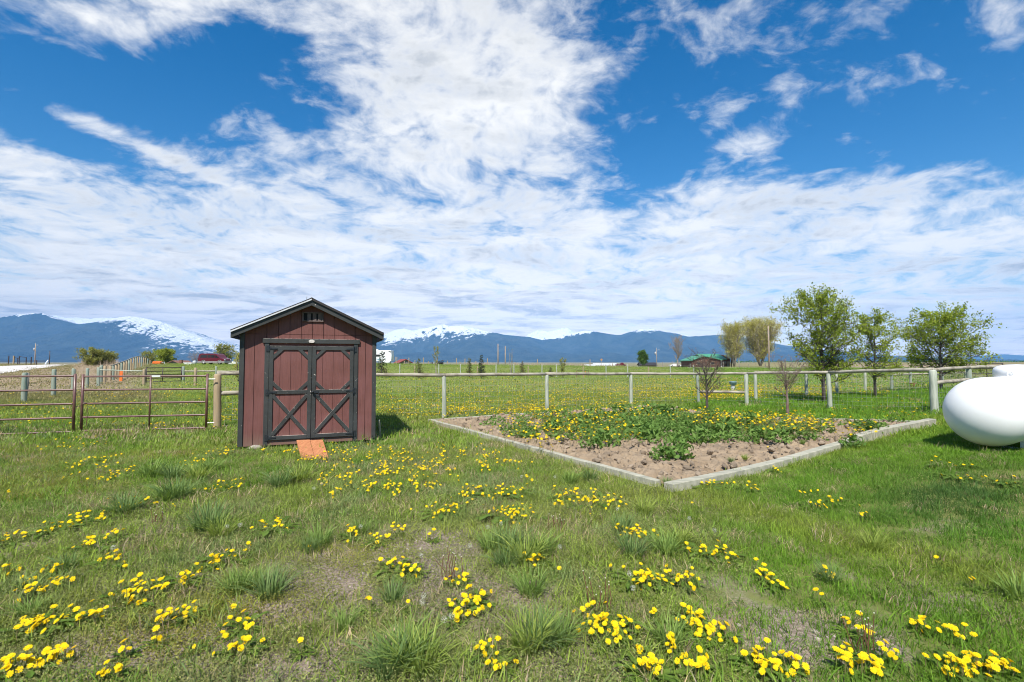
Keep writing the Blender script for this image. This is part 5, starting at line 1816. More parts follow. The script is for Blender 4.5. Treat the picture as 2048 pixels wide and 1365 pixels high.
def blades(name, material, n, R, h0, h1, w, seed, bend=0.5, up=1.0, seg=3, clump=False):
    """a patch of bent tapering blades"""
    rs = np.random.default_rng(seed)
    vs, fs, cs = [], [], []
    for _ in range(n):
        a = rs.uniform(0, 2 * math.pi)
        r = R * math.sqrt(rs.random()) * (0.35 if clump else 1)
        p = np.array([r * math.cos(a), r * math.sin(a), -0.008])
        hd = a + rs.normal(0, .7) if clump else rs.uniform(0, 2 * math.pi)
        h = rs.uniform(h0, h1)
        out = (rs.uniform(0.1, 1.0) if clump else rs.uniform(0, 1.0)) * bend
        dirv = np.array([math.cos(hd), math.sin(hd), 0])
        side = np.array([-math.sin(hd), math.cos(hd), 0]) * w * rs.uniform(.6, 1.3) / 2
        tw = rs.normal(0, .5)
        side = side * math.cos(tw) + dirv * w * 0.5 * math.sin(tw)
        b = len(vs)
        for k in range(seg):
            t = k / seg
            c = p + dirv * (out * h * t ** 1.6) + np.array([0, 0, h * (t - 0.35 * out * t * t)]) * up
            ww = 1 - 0.55 * t
            vs += [tuple(c - side * ww), tuple(c + side * ww)]
        c = p + dirv * (out * h) + np.array([0, 0, h * (1 - 0.35 * out)]) * up
        vs.append(tuple(c))
        for k in range(seg - 1):
            fs.append((b + 2 * k, b + 2 * k + 1, b + 2 * k + 3, b + 2 * k + 2))
        fs.append((b + 2 * seg - 2, b + 2 * seg - 1, b + 2 * seg))
        cs += [rs.random()] * (2 * seg + 1)
    me = bpy.data.meshes.new(name)
    me.from_pydata(vs, [], fs)
    me.materials.append(material)
    for nm in ('blade', 'col'):
        a = me.attributes.new(nm if material is MT['grass'] else nm, 'FLOAT', 'POINT') if not (nm == 'col' and material is MT['grass']) else None
        if a:
            a.data.foreach_set('value', np.asarray(cs, np.float32))
    return me


def proto(me):
    return bpy.data.objects.new(me.name, me)


def small_leaves(name, n, R, size, seed, h=0.05):
    rs = np.random.default_rng(seed)
    a, r = rs.uniform(0, 6.28, n), R * np.sqrt(rs.random(n))
    pts = np.stack([r * np.cos(a), r * np.sin(a), rs.random(n) ** 1.5 * h + 0.004], 1)
    me = leaf_mesh(name, pts, size, MT['grass'], rs, 0.0, 2.2)
    c = np.zeros(len(me.vertices), np.float32)
    me.attributes['col'].data.foreach_get('value', c)
    me.attributes.remove(me.attributes['col'])
    b = me.attributes.new('blade', 'FLOAT', 'POINT')
    b.data.foreach_set('value', c)
    return me


def area_pts(rs, y0, y1, dens, wide=1.65):
    """even scatter over the land in front, between two distances"""
    n = int((y1 ** 2 - y0 ** 2) * wide * dens)
    Y = np.sqrt(rs.uniform(y0 ** 2, y1 ** 2, n))
    X = rs.uniform(-wide, wide, n) * Y
    return X, Y


def in_shed(X, Y, m=0.05):
    x, y = X + 4.81, Y - 8.55
    c, s = 0.934, 0.357
    lx, ly = x * c + y * s, -x * s + y * c
    return (lx > -m) & (lx < 2.32 + m) & (ly > -0.02) & (ly < 3.05)


ROAD = np.array([(-20, 9), (-40, 24), (-60.2, 50.5), (-76, 72.6), (-90, 92), (-104, 112), (-125, 142)], float)


def off_road(X, Y, w=4.4):
    d = np.full(np.shape(X), 1e9)
    for a, b in zip(ROAD[:-1], ROAD[1:]):
        ab = b - a
        t = np.clip(((X - a[0]) * ab[0] + (Y - a[1]) * ab[1]) / (ab @ ab), 0, 1)
        d = np.minimum(d, np.hypot(X - a[0] - t * ab[0], Y - a[1] - t * ab[1]))
    return d > w


def in_bed(X, Y, m=0.012):
    s, q = bed_uv(X, Y)
    return (s > -m) & (s < 1 + m) & (q > -m) & (q < 1 + m)


PAL = np.array([(0.118, 0.240, 0.026), (0.220, 0.330, 0.052), (0.290, 0.350, 0.078), (0.120, 0.225, 0.055), (0.195, 0.270, 0.095), (0.44, 0.36, 0.23)])


def grass_colour(X, Y, rs):
    """fresh lawn on the right, mixed weedy greens in the yard, straw here and there"""
    n = len(X)
    lw = lawn(X, Y)
    a = fbm(X * 0.7, Y * 0.7, 91, 4)
    b = fbm(X * 2.3 + 5, Y * 2.3, 92, 3)
    rnd = rs.random(n)
    yard = PAL[1] * np.clip(1.15 - a, 0, 1)[:, None] + PAL[2] * np.clip(a - 0.15, 0, 1)[:, None] * 0.8
    k = sstep(0.52, 0.68, b)[:, None]
    yard = yard * (1 - k) + PAL[4] * k
    k2 = sstep(0.55, 0.7, fbm(X * 1.3, Y * 1.3, 95, 3))[:, None]
    yard = yard * (1 - 0.8 * k2) + PAL[0] * 0.8 * k2
    lc = PAL[0] * (0.85 + 0.5 * b)[:, None] + np.array([0.03, 0.02, 0.0]) * (a - 0.4)[:, None] * 2
    dark_patch = np.exp(-(((X - 0.92 * Y) / (0.20 * Y)) ** 2 + ((Y - 5.3) / 0.85) ** 2))[:, None]  # darker blue-green patch in the lawn colour
    lc = lc * (1 - dark_patch * 0.75) + np.array([0.055, 0.110, 0.042]) * dark_patch * 0.75
    c = yard * (1 - lw)[:, None] + lc * lw[:, None]
    # farther pasture is an even fresh green
    f = sstep(11, 17, Y)[:, None] * (1 - lw)[:, None] * 0.8
    c = c * (1 - f) + (np.array([0.205, 0.285, 0.060]) * (0.8 + 0.5 * a)[:, None]) * f
    # near the timbers and the shed the sward is yellower
    s, q = bed_uv(X, Y)
    e = np.exp(-(np.minimum(np.abs(q), np.abs(s)) * 7.7 / 0.35) ** 2)[:, None] * 0.55
    c = c * (1 - e) + np.array([0.27, 0.29, 0.06]) * e
    tn = (sstep(-0.66, -0.78, X / np.maximum(Y, 1)) * sstep(13, 22, Y) + 0.6 * sstep(0.8, 1.0, X / np.maximum(Y, 1)) * sstep(27, 35, Y))[:, None] * np.clip(0.25 + a, 0, 1)[:, None]
    c = c * (1 - tn) + np.array([0.27, 0.225, 0.13]) * tn
    dry = (rnd < 0.03 + 0.13 * (1 - lw) * (Y < 12))
    c[dry] = PAL[5] * rs.uniform(.6, 1.1, (dry.sum(), 1))
    return c * rs.uniform(0.72, 1.28, (n, 1))


rs = np.random.default_rng(101)
P_LAWN = [proto(blades('lawn_patch', MT['grass'], 80, 0.13, 0.030, 0.075, 0.0042, 200 + i, 1.2)) for i in range(4)]
P_MEAD = [proto(blades('meadow_patch', MT['grass'], 46, 0.15, 0.035, 0.10, 0.0052, 210 + i, 1.4)) for i in range(4)]
P_WEED = [proto(small_leaves('weed_patch', 150, 0.14, 0.014, 220 + i, 0.05)) for i in range(4)]
P_FAR = [proto(blades('pasture_patch', MT['grass'], 60, 0.45, 0.05, 0.13, 0.016, 230 + i, 0.9, seg=2)) for i in range(3)]
P_FIELD = [proto(blades('field_patch', MT['grass'], 50, 1.3, 0.04, 0.11, 0.045, 240 + i, 0.9, seg=2)) for i in range(3)]


def sow(name, label, protos, y0, y1, dens, scale, keep, colour=grass_colour, wide=1.65, tilt=0.12, seed=0):
    rs = np.random.default_rng(seed)
    X, Y = area_pts(rs, y0, y1, dens, wide)
    k = keep(X, Y, rs) & ~in_shed(X, Y) & ~in_bed(X, Y) & off_road(X, Y)
    X, Y = X[k], Y[k]
    n = len(X)
    rot = np.stack([rs.normal(0, tilt, n), rs.normal(0, tilt, n), rs.uniform(0, 6.28, n)], 1)
    scl = rs.uniform(scale[0], scale[1], n)
    return scatter(name, label, protos, np.stack([X, Y, T(X, Y)], 1), rot, scl, colour(X, Y, rs), rs.integers(0, len(protos), n))


def k_lawn(X, Y, rs):
    return rs.random(len(X)) < np.clip(lawn(X, Y) * (0.4 + 0.8 * cover(X, Y)), 0, 1)


def k_mead(X, Y, rs):
    c = cover(X, Y)
    return rs.random(len(X)) < (1 - 0.75 * lawn(X, Y)) * np.clip(1.5 * (c - 0.14), 0.03, 1)


def k_weed(X, Y, rs):
    c = cover(X, Y)
    return rs.random(len(X)) < (1 - 0.9 * lawn(X, Y)) * np.clip(1.5 * (0.95 - np.abs(c - 0.42) * 1.2), 0.22, 1)


sow('lawn_grass', 'fine green lawn grass beside the garden bed and the tank', P_LAWN, 1.9, 9.5, 80, (0.8, 1.35), k_lawn, seed=1)
sow('yard_grass', 'weedy yard grass with thin bare patches', P_MEAD, 1.9, 9.5, 80, (0.75, 1.45), k_mead, seed=2)


def weed_colour(X, Y, rs):
    n = len(X)
    a = fbm(X * 1.7, Y * 1.7, 131, 4)
    c = np.array([0.205, 0.275, 0.075]) * (1 - a)[:, None] + np.array([0.29, 0.295, 0.125]) * a[:, None]
    y = sstep(0.55, 0.7, fbm(X * 0.5 + 3, Y * 0.5, 137, 3))[:, None] * sstep(-0.3, -1.6, X)[:, None]
    c = c * (1 - 0.7 * y) + np.array([0.27, 0.26, 0.03]) * 0.7 * y
    return c * rs.uniform(.7, 1.25, (n, 1))


sow('ground_weeds', 'low creeping weeds between the grass', P_WEED, 1.9, 8.5, 100, (0.6, 1.25), k_weed, weed_colour, seed=3)
sow('near_pasture_grass', 'short grass from the shed to the wire fence', P_FAR, 8.6, 24, 13, (0.8, 1.2), lambda X, Y, r: r.random(len(X)) < np.clip(cover(X, Y) * 1.5 + 0.2, 0, 1), seed=4)
sow('pasture_grass', 'green pasture grass beyond the wire fence', P_FIELD, 23, 118, 0.75, (0.8, 1.3), lambda X, Y, r: (np.abs(X) < 1.5 * Y), seed=5)

# fallen straw and small stones on the bare patches
P_STRAW = [proto(blades('straw_patch', MT['grass'], 16, 0.16, 0.04, 0.13, 0.0035, 250 + i, 1.3, up=0.12, seg=2)) for i in range(3)]
sow('fallen_straw', 'bleached fallen straw lying in the thin grass', P_STRAW, 1.9, 9, 40, (0.7, 1.3), lambda X, Y, r: r.random(len(X)) < (1 - 0.8 * lawn(X, Y)) * 0.8,
    lambda X, Y, r: np.array([0.40, 0.34, 0.25]) * r.uniform(.5, 1.15, (len(X), 1)), seed=6)


def pebble(name, seed):
    me = MB().blob((0, 0, 0.3), (1, .8, .6), seed).mesh(name, MT['pebble'])
    return proto(me)


MT['pebble'] = leaf_mat('pebble', None, None, 0.0, 'col', True, 0.9)
P_PEB = [pebble('pebble', 300 + i) for i in range(3)]
sow('gravel', 'pale gravel stones showing in the bare spots', P_PEB, 1.9, 7.5, 420, (0.004, 0.016),
    lambda X, Y, r: r.random(len(X)) < np.clip(1.5 * (0.36 - cover(X, Y)), 0, 1),
    lambda X, Y, r: np.array([0.40, 0.33, 0.26]) * r.uniform(.5, 1.5, (len(X), 1)), tilt=0.6, seed=7)
# clods in the bed
n = 2600
s_, q_ = rs.uniform(0.02, 0.98, n), rs.uniform(0.02, 0.98, n)
bx = C1.x + s_ * (C3 - C1).x + q_ * (C2 - C1).x
by = C1.y + s_ * (C3 - C1).y + q_ * (C2 - C1).y
scatter('soil_clods', 'loose clods of dry soil on the bed', P_PEB[:2] + [pebble('clod', 310)], np.stack([bx, by, surf(bx, by) - 0.004], 1), rs.normal(0, .7, (n, 3)),
        0.012 + 0.05 * rs.random(n) ** 3, np.array([0.34, 0.255, 0.17]) * rs.uniform(.7, 1.25, (n, 1)), rs.integers(0, 3, n))

# ---- tall bunch grass
TUFT_MESH = []
for i in range(5):
    TUFT_MESH.append(blades('grass_tuft', leaf_mat('tuft_blade', *[((0.14, 0.23, 0.045), (0.26, 0.36, 0.095)), ((0.12, 0.20, 0.06), (0.21, 0.29, 0.10)), ((0.19, 0.27, 0.045), (0.34, 0.40, 0.095))][i % 3], 0.3),
                            150, 0.20, 0.10, 0.27, 0.0085, 400 + i, 1.15, clump=True))
    TUFT_MESH[-1].attributes.remove(TUFT_MESH[-1].attributes['blade'])
TG = 'tall bunches of grass in the weedy yard'
TUFTS = [(300, 955, 1.0), (345, 960, 1.0), (395, 962, .9), (420, 945, .9), (352, 1000, 1.0), (330, 1005, .8), (415, 1062, 1.1), (440, 1075, .9), (470, 1185, .8), (540, 1195, .9), (510, 1175, .7), (560, 975, 1.0), (600, 965, 1.0),
         (640, 1092, .8), (620, 1105, .7), (980, 1100, .9), (1020, 1105, 1.0), (1050, 1125, 1.0), (1085, 1110, .9), (1010, 1135, .8), (1060, 1190, .75), (1085, 1290, 1.0), (1055, 1300, .85), (1120, 1285, .8), (785, 1205, .7), (810, 1325, 1.0), (780, 1345, .9), (840, 1340, .9),
         (690, 1260, .6), (1265, 1115, .9), (1330, 1110, .9), (1245, 1065, .8), (1360, 1090, .8), (1140, 970, .8), (1180, 965, .8), (720, 1068, .7), (250, 1028, .8), (1290, 1030, .7), (2040, 1200, .9), (1660, 1165, .6), (60, 1235, .6), (130, 1140, .6), (1745, 1100, .7), (1340, 1290, .7), (1480, 965, .0)]
TROWS = row_labels(TUFTS, (1240, 1150, 1080, 1010, 0), ('the nearest row', 'the second row', 'the third row', 'the fourth row', 'the row nearest the shed'))
for i, (px, py, s) in enumerate(TUFTS):
    if s < 0.1:
        continue
    p = G(px, py)
    o = link_mesh('grass_tuft', TUFT_MESH[i % 5], None, p)
    s = s * (1.0 + 0.2 * random.random()) * (1.25 if p.y > 4.5 else 1.0)
    o.scale = (s, s, s)
    o.rotation_euler = (0, 0, i * 2.1)
    tag(o, f'tall grass bunch, {TROWS[i][0]} from the gate in {TROWS[i][1]}', 'grass tuft', TG)


# ---- dandelions
def flower_mesh(seed, R=0.019, H=0.09, n=17, lean=0.25):
    """a head of strap petals on a hollow stem"""
    rr = np.random.default_rng(seed)
    mb = MB()
    lx, ly = rr.normal(0, lean, 2) * H
    top = Vector((lx, ly, H))
    mb.tube([(0, 0, 0), (lx * .45, ly * .45, H * .5), tuple(top)], [0.0022, 0.002, 0.0018], 4, False, mi=0)
    nrm = (Vector((lx, ly, 0)) * 1.4 + Vector((rr.normal(0, .02), rr.normal(-.012, .02), H))).normalized()
    q = nrm.to_track_quat('Z', 'Y').to_matrix()
    for ring, (rr_, up, m) in enumerate(((1.0, -0.04, n), (0.78, 0.08, n - 2), (0.46, 0.16, n - 6))):
        for k in range(m):
            a = 2 * math.pi * (k + 0.5 * ring) / m + rr.normal(0, .08)
            L = R * rr_ * rr.uniform(.88, 1.1)
            w = R * 0.22 * (1.05 - 0.2 * ring)
            d, s = Vector((math.cos(a), math.sin(a), 0)), Vector((-math.sin(a), math.cos(a), 0))
            z = Vector((0, 0, R * up))
            c = [top + q @ (d * L * 0.1 - s * w * .4), top + q @ (d * L * 0.1 + s * w * .4), top + q @ (d * L + s * w * .5 + z + Vector((0, 0, R * 0.10))), top + q @ (d * L - s * w * .5 + z + Vector((0, 0, R * 0.10)))]
            mb.add(c, [(0, 1, 2, 3)], 1)
    mb.lathe([(0.003, -R * .35), (R * .26, -R * .12), (R * .30, 0.0), (R * .2, R * .12)], 7, tuple(top), 1)
    me = mb.mesh('flower', [MT['stem'], MT['petal']])
    a = me.attributes.new('col', 'FLOAT', 'POINT')
    a.data.foreach_set('value', rr.random(len(me.vertices)).astype(np.float32))
    return me


def rosette_mesh(seed, n=26, L=0.145):
    """toothed leaves spreading from one root"""
    rr = np.random.default_rng(seed)
    mb, cs = MB(), []
    for k in range(n):
        a = 2 * math.pi * k / n + rr.normal(0, .25)
        l = L * rr.uniform(.55, 1.15)
        lift = rr.uniform(.2, .95)
        d, s = Vector((math.cos(a), math.sin(a), 0)), Vector((-math.sin(a), math.cos(a), 0))
        pts = []
        m = 6
        for j in range(m + 1):
            t = j / m
            c = d * l * t + Vector((0, 0, l * lift * (t - 0.75 * t * t)))
            w = l * (0.03 + 0.14 * t * (1.25 - t)) * (1.25 if j % 2 else 0.6) * (0 if j == m else 1)
            pts.append((c, w))
        b = len(mb.v)
        vs, fs = [], []
        for c, w in pts:
            vs += [c - s * w + Vector((0, 0, w * .3)), c, c + s * w + Vector((0, 0, w * .3))]
        for j in range(m):
            i = j * 3
            fs += [(i, i + 1, i + 4, i + 3), (i + 1, i + 2, i + 5, i + 4)]
        mb.add(vs, fs)
        cs += [rr.random()] * len(vs)
    me = mb.mesh('dandelion', MT['dandleaf'])
    at = me.attributes.new('col', 'FLOAT', 'POINT')
    at.data.foreach_set('value', np.asarray(cs, np.float32))
    return me


FLOW = [flower_mesh(500 + i, 0.0155, h) for i, h in enumerate((0.055, 0.075, 0.09, 0.065, 0.08, 0.045))]
ROSE = [rosette_mesh(520 + i) for i in range(5)]
CLUMPS = [(25, 1083, 10, 35, 10), (108, 1064, 7, 30, 9), (150, 1050, 9, 30, 11), (205, 1042, 8, 28, 8), (240, 1016, 8, 28, 8), (290, 1010, 8, 24, 9), (150, 936, 5, 22, 6), (185, 922, 10, 30, 8), (205, 938, 8, 26, 8), (147, 957, 3, 10, 3), (217, 960, 9, 16, 9), (254, 947, 9, 26, 8),
          (397, 928, 12, 20, 8), (440, 976, 15, 38, 10), (550, 1056, 11, 34, 16), (188, 1097, 8, 32, 9), (233, 1080, 5, 20, 5), (225, 1128, 7, 30, 14), (28, 1150, 5, 12, 7), (104, 1149, 4, 16, 5), (55, 1170, 3, 10, 4), (103, 1180, 6, 14, 10), (62, 1196, 6, 16, 8),
          (245, 1192, 8, 28, 22), (298, 1178, 8, 26, 14), (262, 1216, 5, 28, 9), (324, 1190, 4, 14, 10), (370, 1166, 9, 26, 20), (455, 1118, 9, 36, 22), (425, 1132, 6, 18, 10), (335, 1242, 7, 22, 16), (368, 1236, 6, 26, 18), (70, 1258, 11, 44, 22), (112, 1248, 9, 36, 16), (160, 1251, 4, 16, 5), (200, 1247, 5, 13, 7),
          (60, 1340, 10, 32, 14), (100, 1328, 12, 26, 16), (12, 1352, 7, 16, 10), (220, 1358, 7, 18, 5), (252, 1316, 2, 8, 4), (313, 1291, 2, 6, 3), (487, 1257, 7, 34, 18), (482, 1302, 9, 34, 24), (925, 1218, 8, 26, 20), (953, 1200, 11, 24, 24), (910, 1248, 4, 12, 5), (797, 1069, 5, 12, 9), (757, 1086, 7, 22, 10),
          (702, 1076, 6, 18, 14), (1070, 1134, 6, 22, 8), (790, 1142, 8, 34, 14), (820, 1152, 6, 24, 10), (915, 1166, 7, 20, 14), (1000, 1028, 12, 36, 18), (1040, 1032, 14, 36, 18), (880, 1027, 10, 28, 12), (905, 1022, 8, 22, 10), (935, 992, 10, 24, 12), (950, 985, 6, 20, 9), (1000, 990, 12, 32, 10), (1035, 986, 10, 26, 9),
          (1125, 996, 14, 24, 12), (1170, 1005, 15, 30, 20), (1208, 1000, 14, 30, 22), (1270, 1073, 15, 30, 10), (1270, 1162, 10, 30, 18), (1305, 1166, 10, 28, 18), (1185, 1252, 11, 32, 24), (1225, 1258, 12, 34, 28), (1250, 1285, 9, 28, 22), (980, 1308, 6, 26, 20), (1003, 1338, 6, 28, 18), (1290, 1352, 9, 45, 12), (1310, 1246, 2, 5, 3), (1340, 1300, 4, 8, 10),
          (1410, 1108, 9, 32, 16), (1445, 1110, 10, 30, 18), (1368, 1160, 10, 22, 20), (1525, 1160, 6, 20, 16), (1550, 1172, 6, 20, 16), (1375, 1246, 8, 26, 13), (1402, 1250, 5, 18, 10), (1405, 1272, 9, 28, 15), (1438, 1276, 7, 26, 14), (1375, 1328, 8, 28, 22), (1402, 1338, 6, 24, 18), (1510, 1332, 10, 34, 20), (1555, 1342, 11, 34, 20), (1590, 1335, 5, 14, 18),
          (1700, 1345, 9, 26, 12), (1735, 1342, 9, 24, 14), (1842, 1260, 7, 18, 14), (1910, 1276, 8, 20, 14), (1900, 1350, 12, 38, 12), (1955, 1345, 14, 38, 12), (2000, 1352, 8, 22, 9), (1728, 1276, 5, 12, 14), (1690, 1313, 3, 10, 6), (1782, 1322, 4, 8, 12), (1632, 1012, 8, 24, 14), (1672, 1004, 7, 18, 18), (1420, 973, 9, 36, 5), (1497, 981, 5, 16, 5),
          (1552, 945, 4, 14, 5), (1900, 930, 5, 30, 14), (1915, 958, 4, 22, 8), (2010, 968, 4, 24, 8), (1655, 1158, 4, 12, 4), (1725, 1037, 3, 12, 4), (1565, 905, 4, 22, 5), (1690, 880, 5, 40, 6), (160, 882, 12, 26, 4), (110, 898, 8, 22, 4), (195, 893, 4, 14, 3), (150, 900, 5, 18, 3), (420, 906, 6, 20, 6), (448, 912, 7, 24, 5), (465, 897, 4, 16, 5)]
DROWS = row_labels(CLUMPS, (1290, 1200, 1120, 1040, 960, 0), ('the row along the bottom edge', 'the second row up', 'the third row up', 'the fourth row up', 'the fifth row up', 'the farthest row'))
NDAND = [0]


def dandelion(px, py, n, rx, ry, rs, small=False, row=None):
    """a plant with its heads, placed on the land"""
    p = G(px, py + ry * 0.35)
    k = p.y / F
    size = 'small dandelion' if n <= 4 else 'dandelion clump' if n <= 8 else 'dense dandelion clump'
    if row is None:
        lab, grp = 'small dandelion in the yellow drift between the shed ramp and the garden bed', 'small dandelions in the drift before the bed'
    else:
        lab, grp = f'{size}, {row[0]} from the gate side in {row[1]}', 'dandelions in the yard'
    o = link_mesh('dandelion', ROSE[NDAND[0] % 5], None, p)
    NDAND[0] += 1
    spread = max(rx * k * 1.1, 0.05)
    sc = float(np.clip(spread / 0.095, 0.6, 2.0)) if not small else 0.6
    o.scale = (sc, sc, min(sc, 1.2))
    a0 = rs.uniform(0, 6.28)
    o.rotation_euler = (0, 0, a0)
    tag(o, lab, 'dandelion', grp)
    dep = ry * p.y * p.y / (CAMZ * F)
    ca, sa = math.cos(-a0), math.sin(-a0)
    for i in range(n if small else int(n * 1.55)):
        u, v = rs.normal(0, .5, 2) if n > 2 else rs.normal(0, .25, 2)
        u, v = np.clip(u, -1.1, 1.1), np.clip(v, -1.1, 1.1)
        X, Y = u * rx * k * 1.12, v * min(dep, 0.34) * 1.15
        f = link_mesh('flower', FLOW[int(rs.integers(0, 6))], o)
        f.location = ((X * ca - Y * sa) / sc, (X * sa + Y * ca) / sc, 0)
        s = rs.uniform(0.75, 1.2)
        f.scale = (s / sc, s / sc, s / o.scale[2])
        f.rotation_euler = (0, 0, rs.normal(0, .6) - a0)
    return o


rs = np.random.default_rng(77)
for c, rw in zip(CLUMPS, DROWS):
    dandelion(*c, rs, row=rw)
# the yellow drift between the shed ramp and the bed
DRIFT = []
while len(DRIFT) < 118:
    px, py = rs.uniform(645, 1065), rs.uniform(893, 1008)
    w = math.exp(-((px - 760) / 110) ** 2 - ((py - 962) / 34) ** 2) + 0.65 * math.exp(-((px - 930) / 120) ** 2 - ((py - 925) / 26) ** 2) + 0.5 * math.exp(-((px - 820) / 140) ** 2 - ((py - 905) / 22) ** 2)
    if px > 880 + (py - 860) * 2.6 or rs.random() > w:
        continue
    DRIFT.append((px, py))
DRIFT += [(rs.uniform(500, 690), rs.uniform(902, 925)) for _ in range(14)]
for (px, py), rw in zip(DRIFT, row_labels(DRIFT, (982, 966, 950, 932, 914, 0), ('its nearest row', 'its second row', 'its third row', 'its fourth row', 'its fifth row', 'its farthest row'))):
    o = dandelion(px, py, int(rs.integers(2, 6)), 10, 6, rs, True)
    o['label'] = f'small dandelion in the drift, {rw[0]} from the gate in {rw[1]}'
LOOSE = [q for q in [(rs.uniform(20, 1960), rs.uniform(985, 1330)) for _ in range(30)] if not (q[0] > 1450 and q[1] < 1120)]
for (px, py), rw in zip(LOOSE, row_labels(LOOSE, (1200, 1080, 0), ('the nearest row', 'the middle row', 'the far row'))):
    o = dandelion(px, py, int(rs.integers(1, 3)), 10, 6, rs, True)
    o['label'], o['group'] = f'loose single dandelion apart from the clumps, {rw[0]} from the gate in {rw[1]}', 'loose single dandelions'

# the thousands beyond
HEADS = [proto(flower_mesh(540 + i, 0.021, 0.115, 10, 0.2)) for i in range(4)]
FIELDS = [(0, 430, 772, 864, 45, 7, 16), (440, 482, 765, 850, 12, 10, 18), (755, 890, 768, 836, 42, 13, 18), (890, 1095, 768, 832, 70, 14, 20), (900, 1100, 814, 834, 34, 14, 14), (1095, 1270, 764, 816, 80, 15, 20), (1265, 1500, 758, 802, 100, 17, 22),
          (1380, 1530, 772, 800, 60, 20, 16), (1500, 1650, 774, 796, 46, 20, 16), (1640, 1770, 774, 792, 24, 14, 14), (755, 1060, 757, 766, 30, 14, 18), (1280, 1500, 754, 766, 30, 14, 22), (1560, 1860, 800, 852, 70, 1.2, 10), (930, 1000, 730, 748, 8, 10, 20), (440, 480, 735, 765, 6, 12, 12), (200, 430, 765, 800, 20, 10, 14),
          (1500, 1900, 765, 775, 30, 8, 20), (820, 1010, 742, 750, 10, 12, 20)]
X, Y = [], []
for (a, b, c, d, nc, m, spr) in FIELDS:
    for _ in range(int(nc * 1.9)):
        cx, cy = rs.uniform(a, b), rs.uniform(c, d)
        k = max(1, rs.poisson(m))
        px, py = cx + rs.normal(0, spr, k), cy + rs.normal(0, (cy - 724) * 0.028 + 0.4, k)
        for u, v in zip(px, py):
            if v < 729:
                continue
            q = G(u, v)
            X.append(q.x)
            Y.append(q.y)
X, Y = np.array(X), np.array(Y)
k = ~in_bed(X, Y) & ~in_shed(X, Y)
X, Y = X[k], Y[k]
n = len(X)
scatter('dandelion_field', 'drifts of yellow dandelions across the pasture beyond the fence', HEADS, np.stack([X, Y, T(X, Y)], 1),
        np.stack([rs.normal(0, .2, n), rs.normal(0, .2, n), rs.uniform(0, 6.28, n)], 1), rs.uniform(.7, 1.25, n), np.ones((n, 3)), rs.integers(0, 4, n))

# ---- weeds in the bed
def weed_mesh(seed, n, R, h, size):
    rr = np.random.default_rng(seed)
    pts = []
    for _ in range(n):
        a, r = rr.uniform(0, 6.28), R * math.sqrt(rr.random())
        pts.append((r * math.cos(a), r * math.sin(a), h * (1 - 0.6 * (r / R) ** 2) * rr.random() ** 0.7))
    me = leaf_mesh('weed_plant', pts, size, MT['weed'], rr, 0.2, 2.4)
    return me


WEEDS = [weed_mesh(600 + i, 120, 0.24, 0.26, 0.11) for i in range(4)]
PLANTS = [(1352, 912, 1.0), (1325, 915, .7), (1215, 888, .9), (1180, 892, .7), (1290, 878, 1.0), (1240, 838, 1.1), (1302, 834, 1.2), (1330, 845, 1.1), (1455, 868, 1.0), (1400, 880, 1.0), (1410, 848, 1.0), (1705, 882, .7), (1735, 862, .8), (1755, 858, .7), (1060, 872, .7), (1110, 862, .9), (1155, 858, 1.0),
          (1560, 884, .7), (1190, 846, 1.0), (1500, 856, 1.0), (1250, 862, 1.0), (1520, 876, .8)]
WG = 'leafy green weeds growing in the garden bed'
WROWS = row_labels(PLANTS, (885, 860, 0), ('the front row', 'the middle row', 'the back row'))
for i, (px, py, s) in enumerate(PLANTS):
    p = G(px, py, 0.12)
    p.z = float(surf(p.x, p.y))
    o = link_mesh('weed_plant', WEEDS[i % 4], None, p)
    o.scale = (s * 1.15, s * 1.15, s * 1.3)
    o.rotation_euler = (0, 0, i * 1.3)
    tag(o, 'bright leafy weed at the front of the bed, alone on the bare soil' if i == 0 else f'leafy green weed in the garden bed, {WROWS[i][0]} from the shed end of {WROWS[i][1]}', 'weed', WG)
SMALLW = [proto(weed_mesh(620 + i, 46, 0.16, 0.12, 0.075)) for i in range(3)]
for o in SMALLW:
    o.data.name = 'bed_weed_patch'
pts = []
while len(pts) < 640:
    px, py = rs.normal(1340, 190), rs.normal(852, 20)
    q = G(px, py, 0.12)
    if not in_bed(np.array([q.x]), np.array([q.y]), -0.02)[0]:
        continue
    sv, qv = bed_uv(q.x, q.y)
    if qv * 0.8 + sv * 0.55 < 0.32 + 0.12 * rs.random() or qv > 0.985 or (qv > 0.80 and sv < 0.25):
        continue
    pts.append((q.x, q.y))
pts = np.array(pts)
n = len(pts)
scatter('bed_weeds', 'mat of mixed green weeds over the back of the bed', SMALLW, np.stack([pts[:, 0], pts[:, 1], surf(pts[:, 0], pts[:, 1])], 1),
        np.stack([rs.normal(0, .2, n), rs.normal(0, .2, n), rs.uniform(0, 6.28, n)], 1), rs.uniform(.7, 1.4, n), np.ones((n, 3)), rs.integers(0, 3, n))
BT = 'grassy tufts growing from the bed soil'
BTUFT = ((1592, 884, .55), (1490, 922, .45), (1462, 930, .42), (1335, 968, .5), (1545, 868, .5), (1605, 892, .4), (1420, 855, .6), (1150, 838, .5), (1030, 858, .45), (1000, 862, .4))
BROWS = row_labels(BTUFT, (0,), ('',))
for i, (px, py, s) in enumerate(BTUFT):
    p = G(px, py, 0.05)
    p.z = float(surf(p.x, p.y))
    o = link_mesh('grass_tuft', TUFT_MESH[(i * 2) % 5], None, p)
    o.scale = (s, s, s)
    o.rotation_euler = (0, 0, i)
    tag(o, f'small grassy tuft in the brown bed soil, {BROWS[i][0]} from the shed end', 'grass tuft', BT)
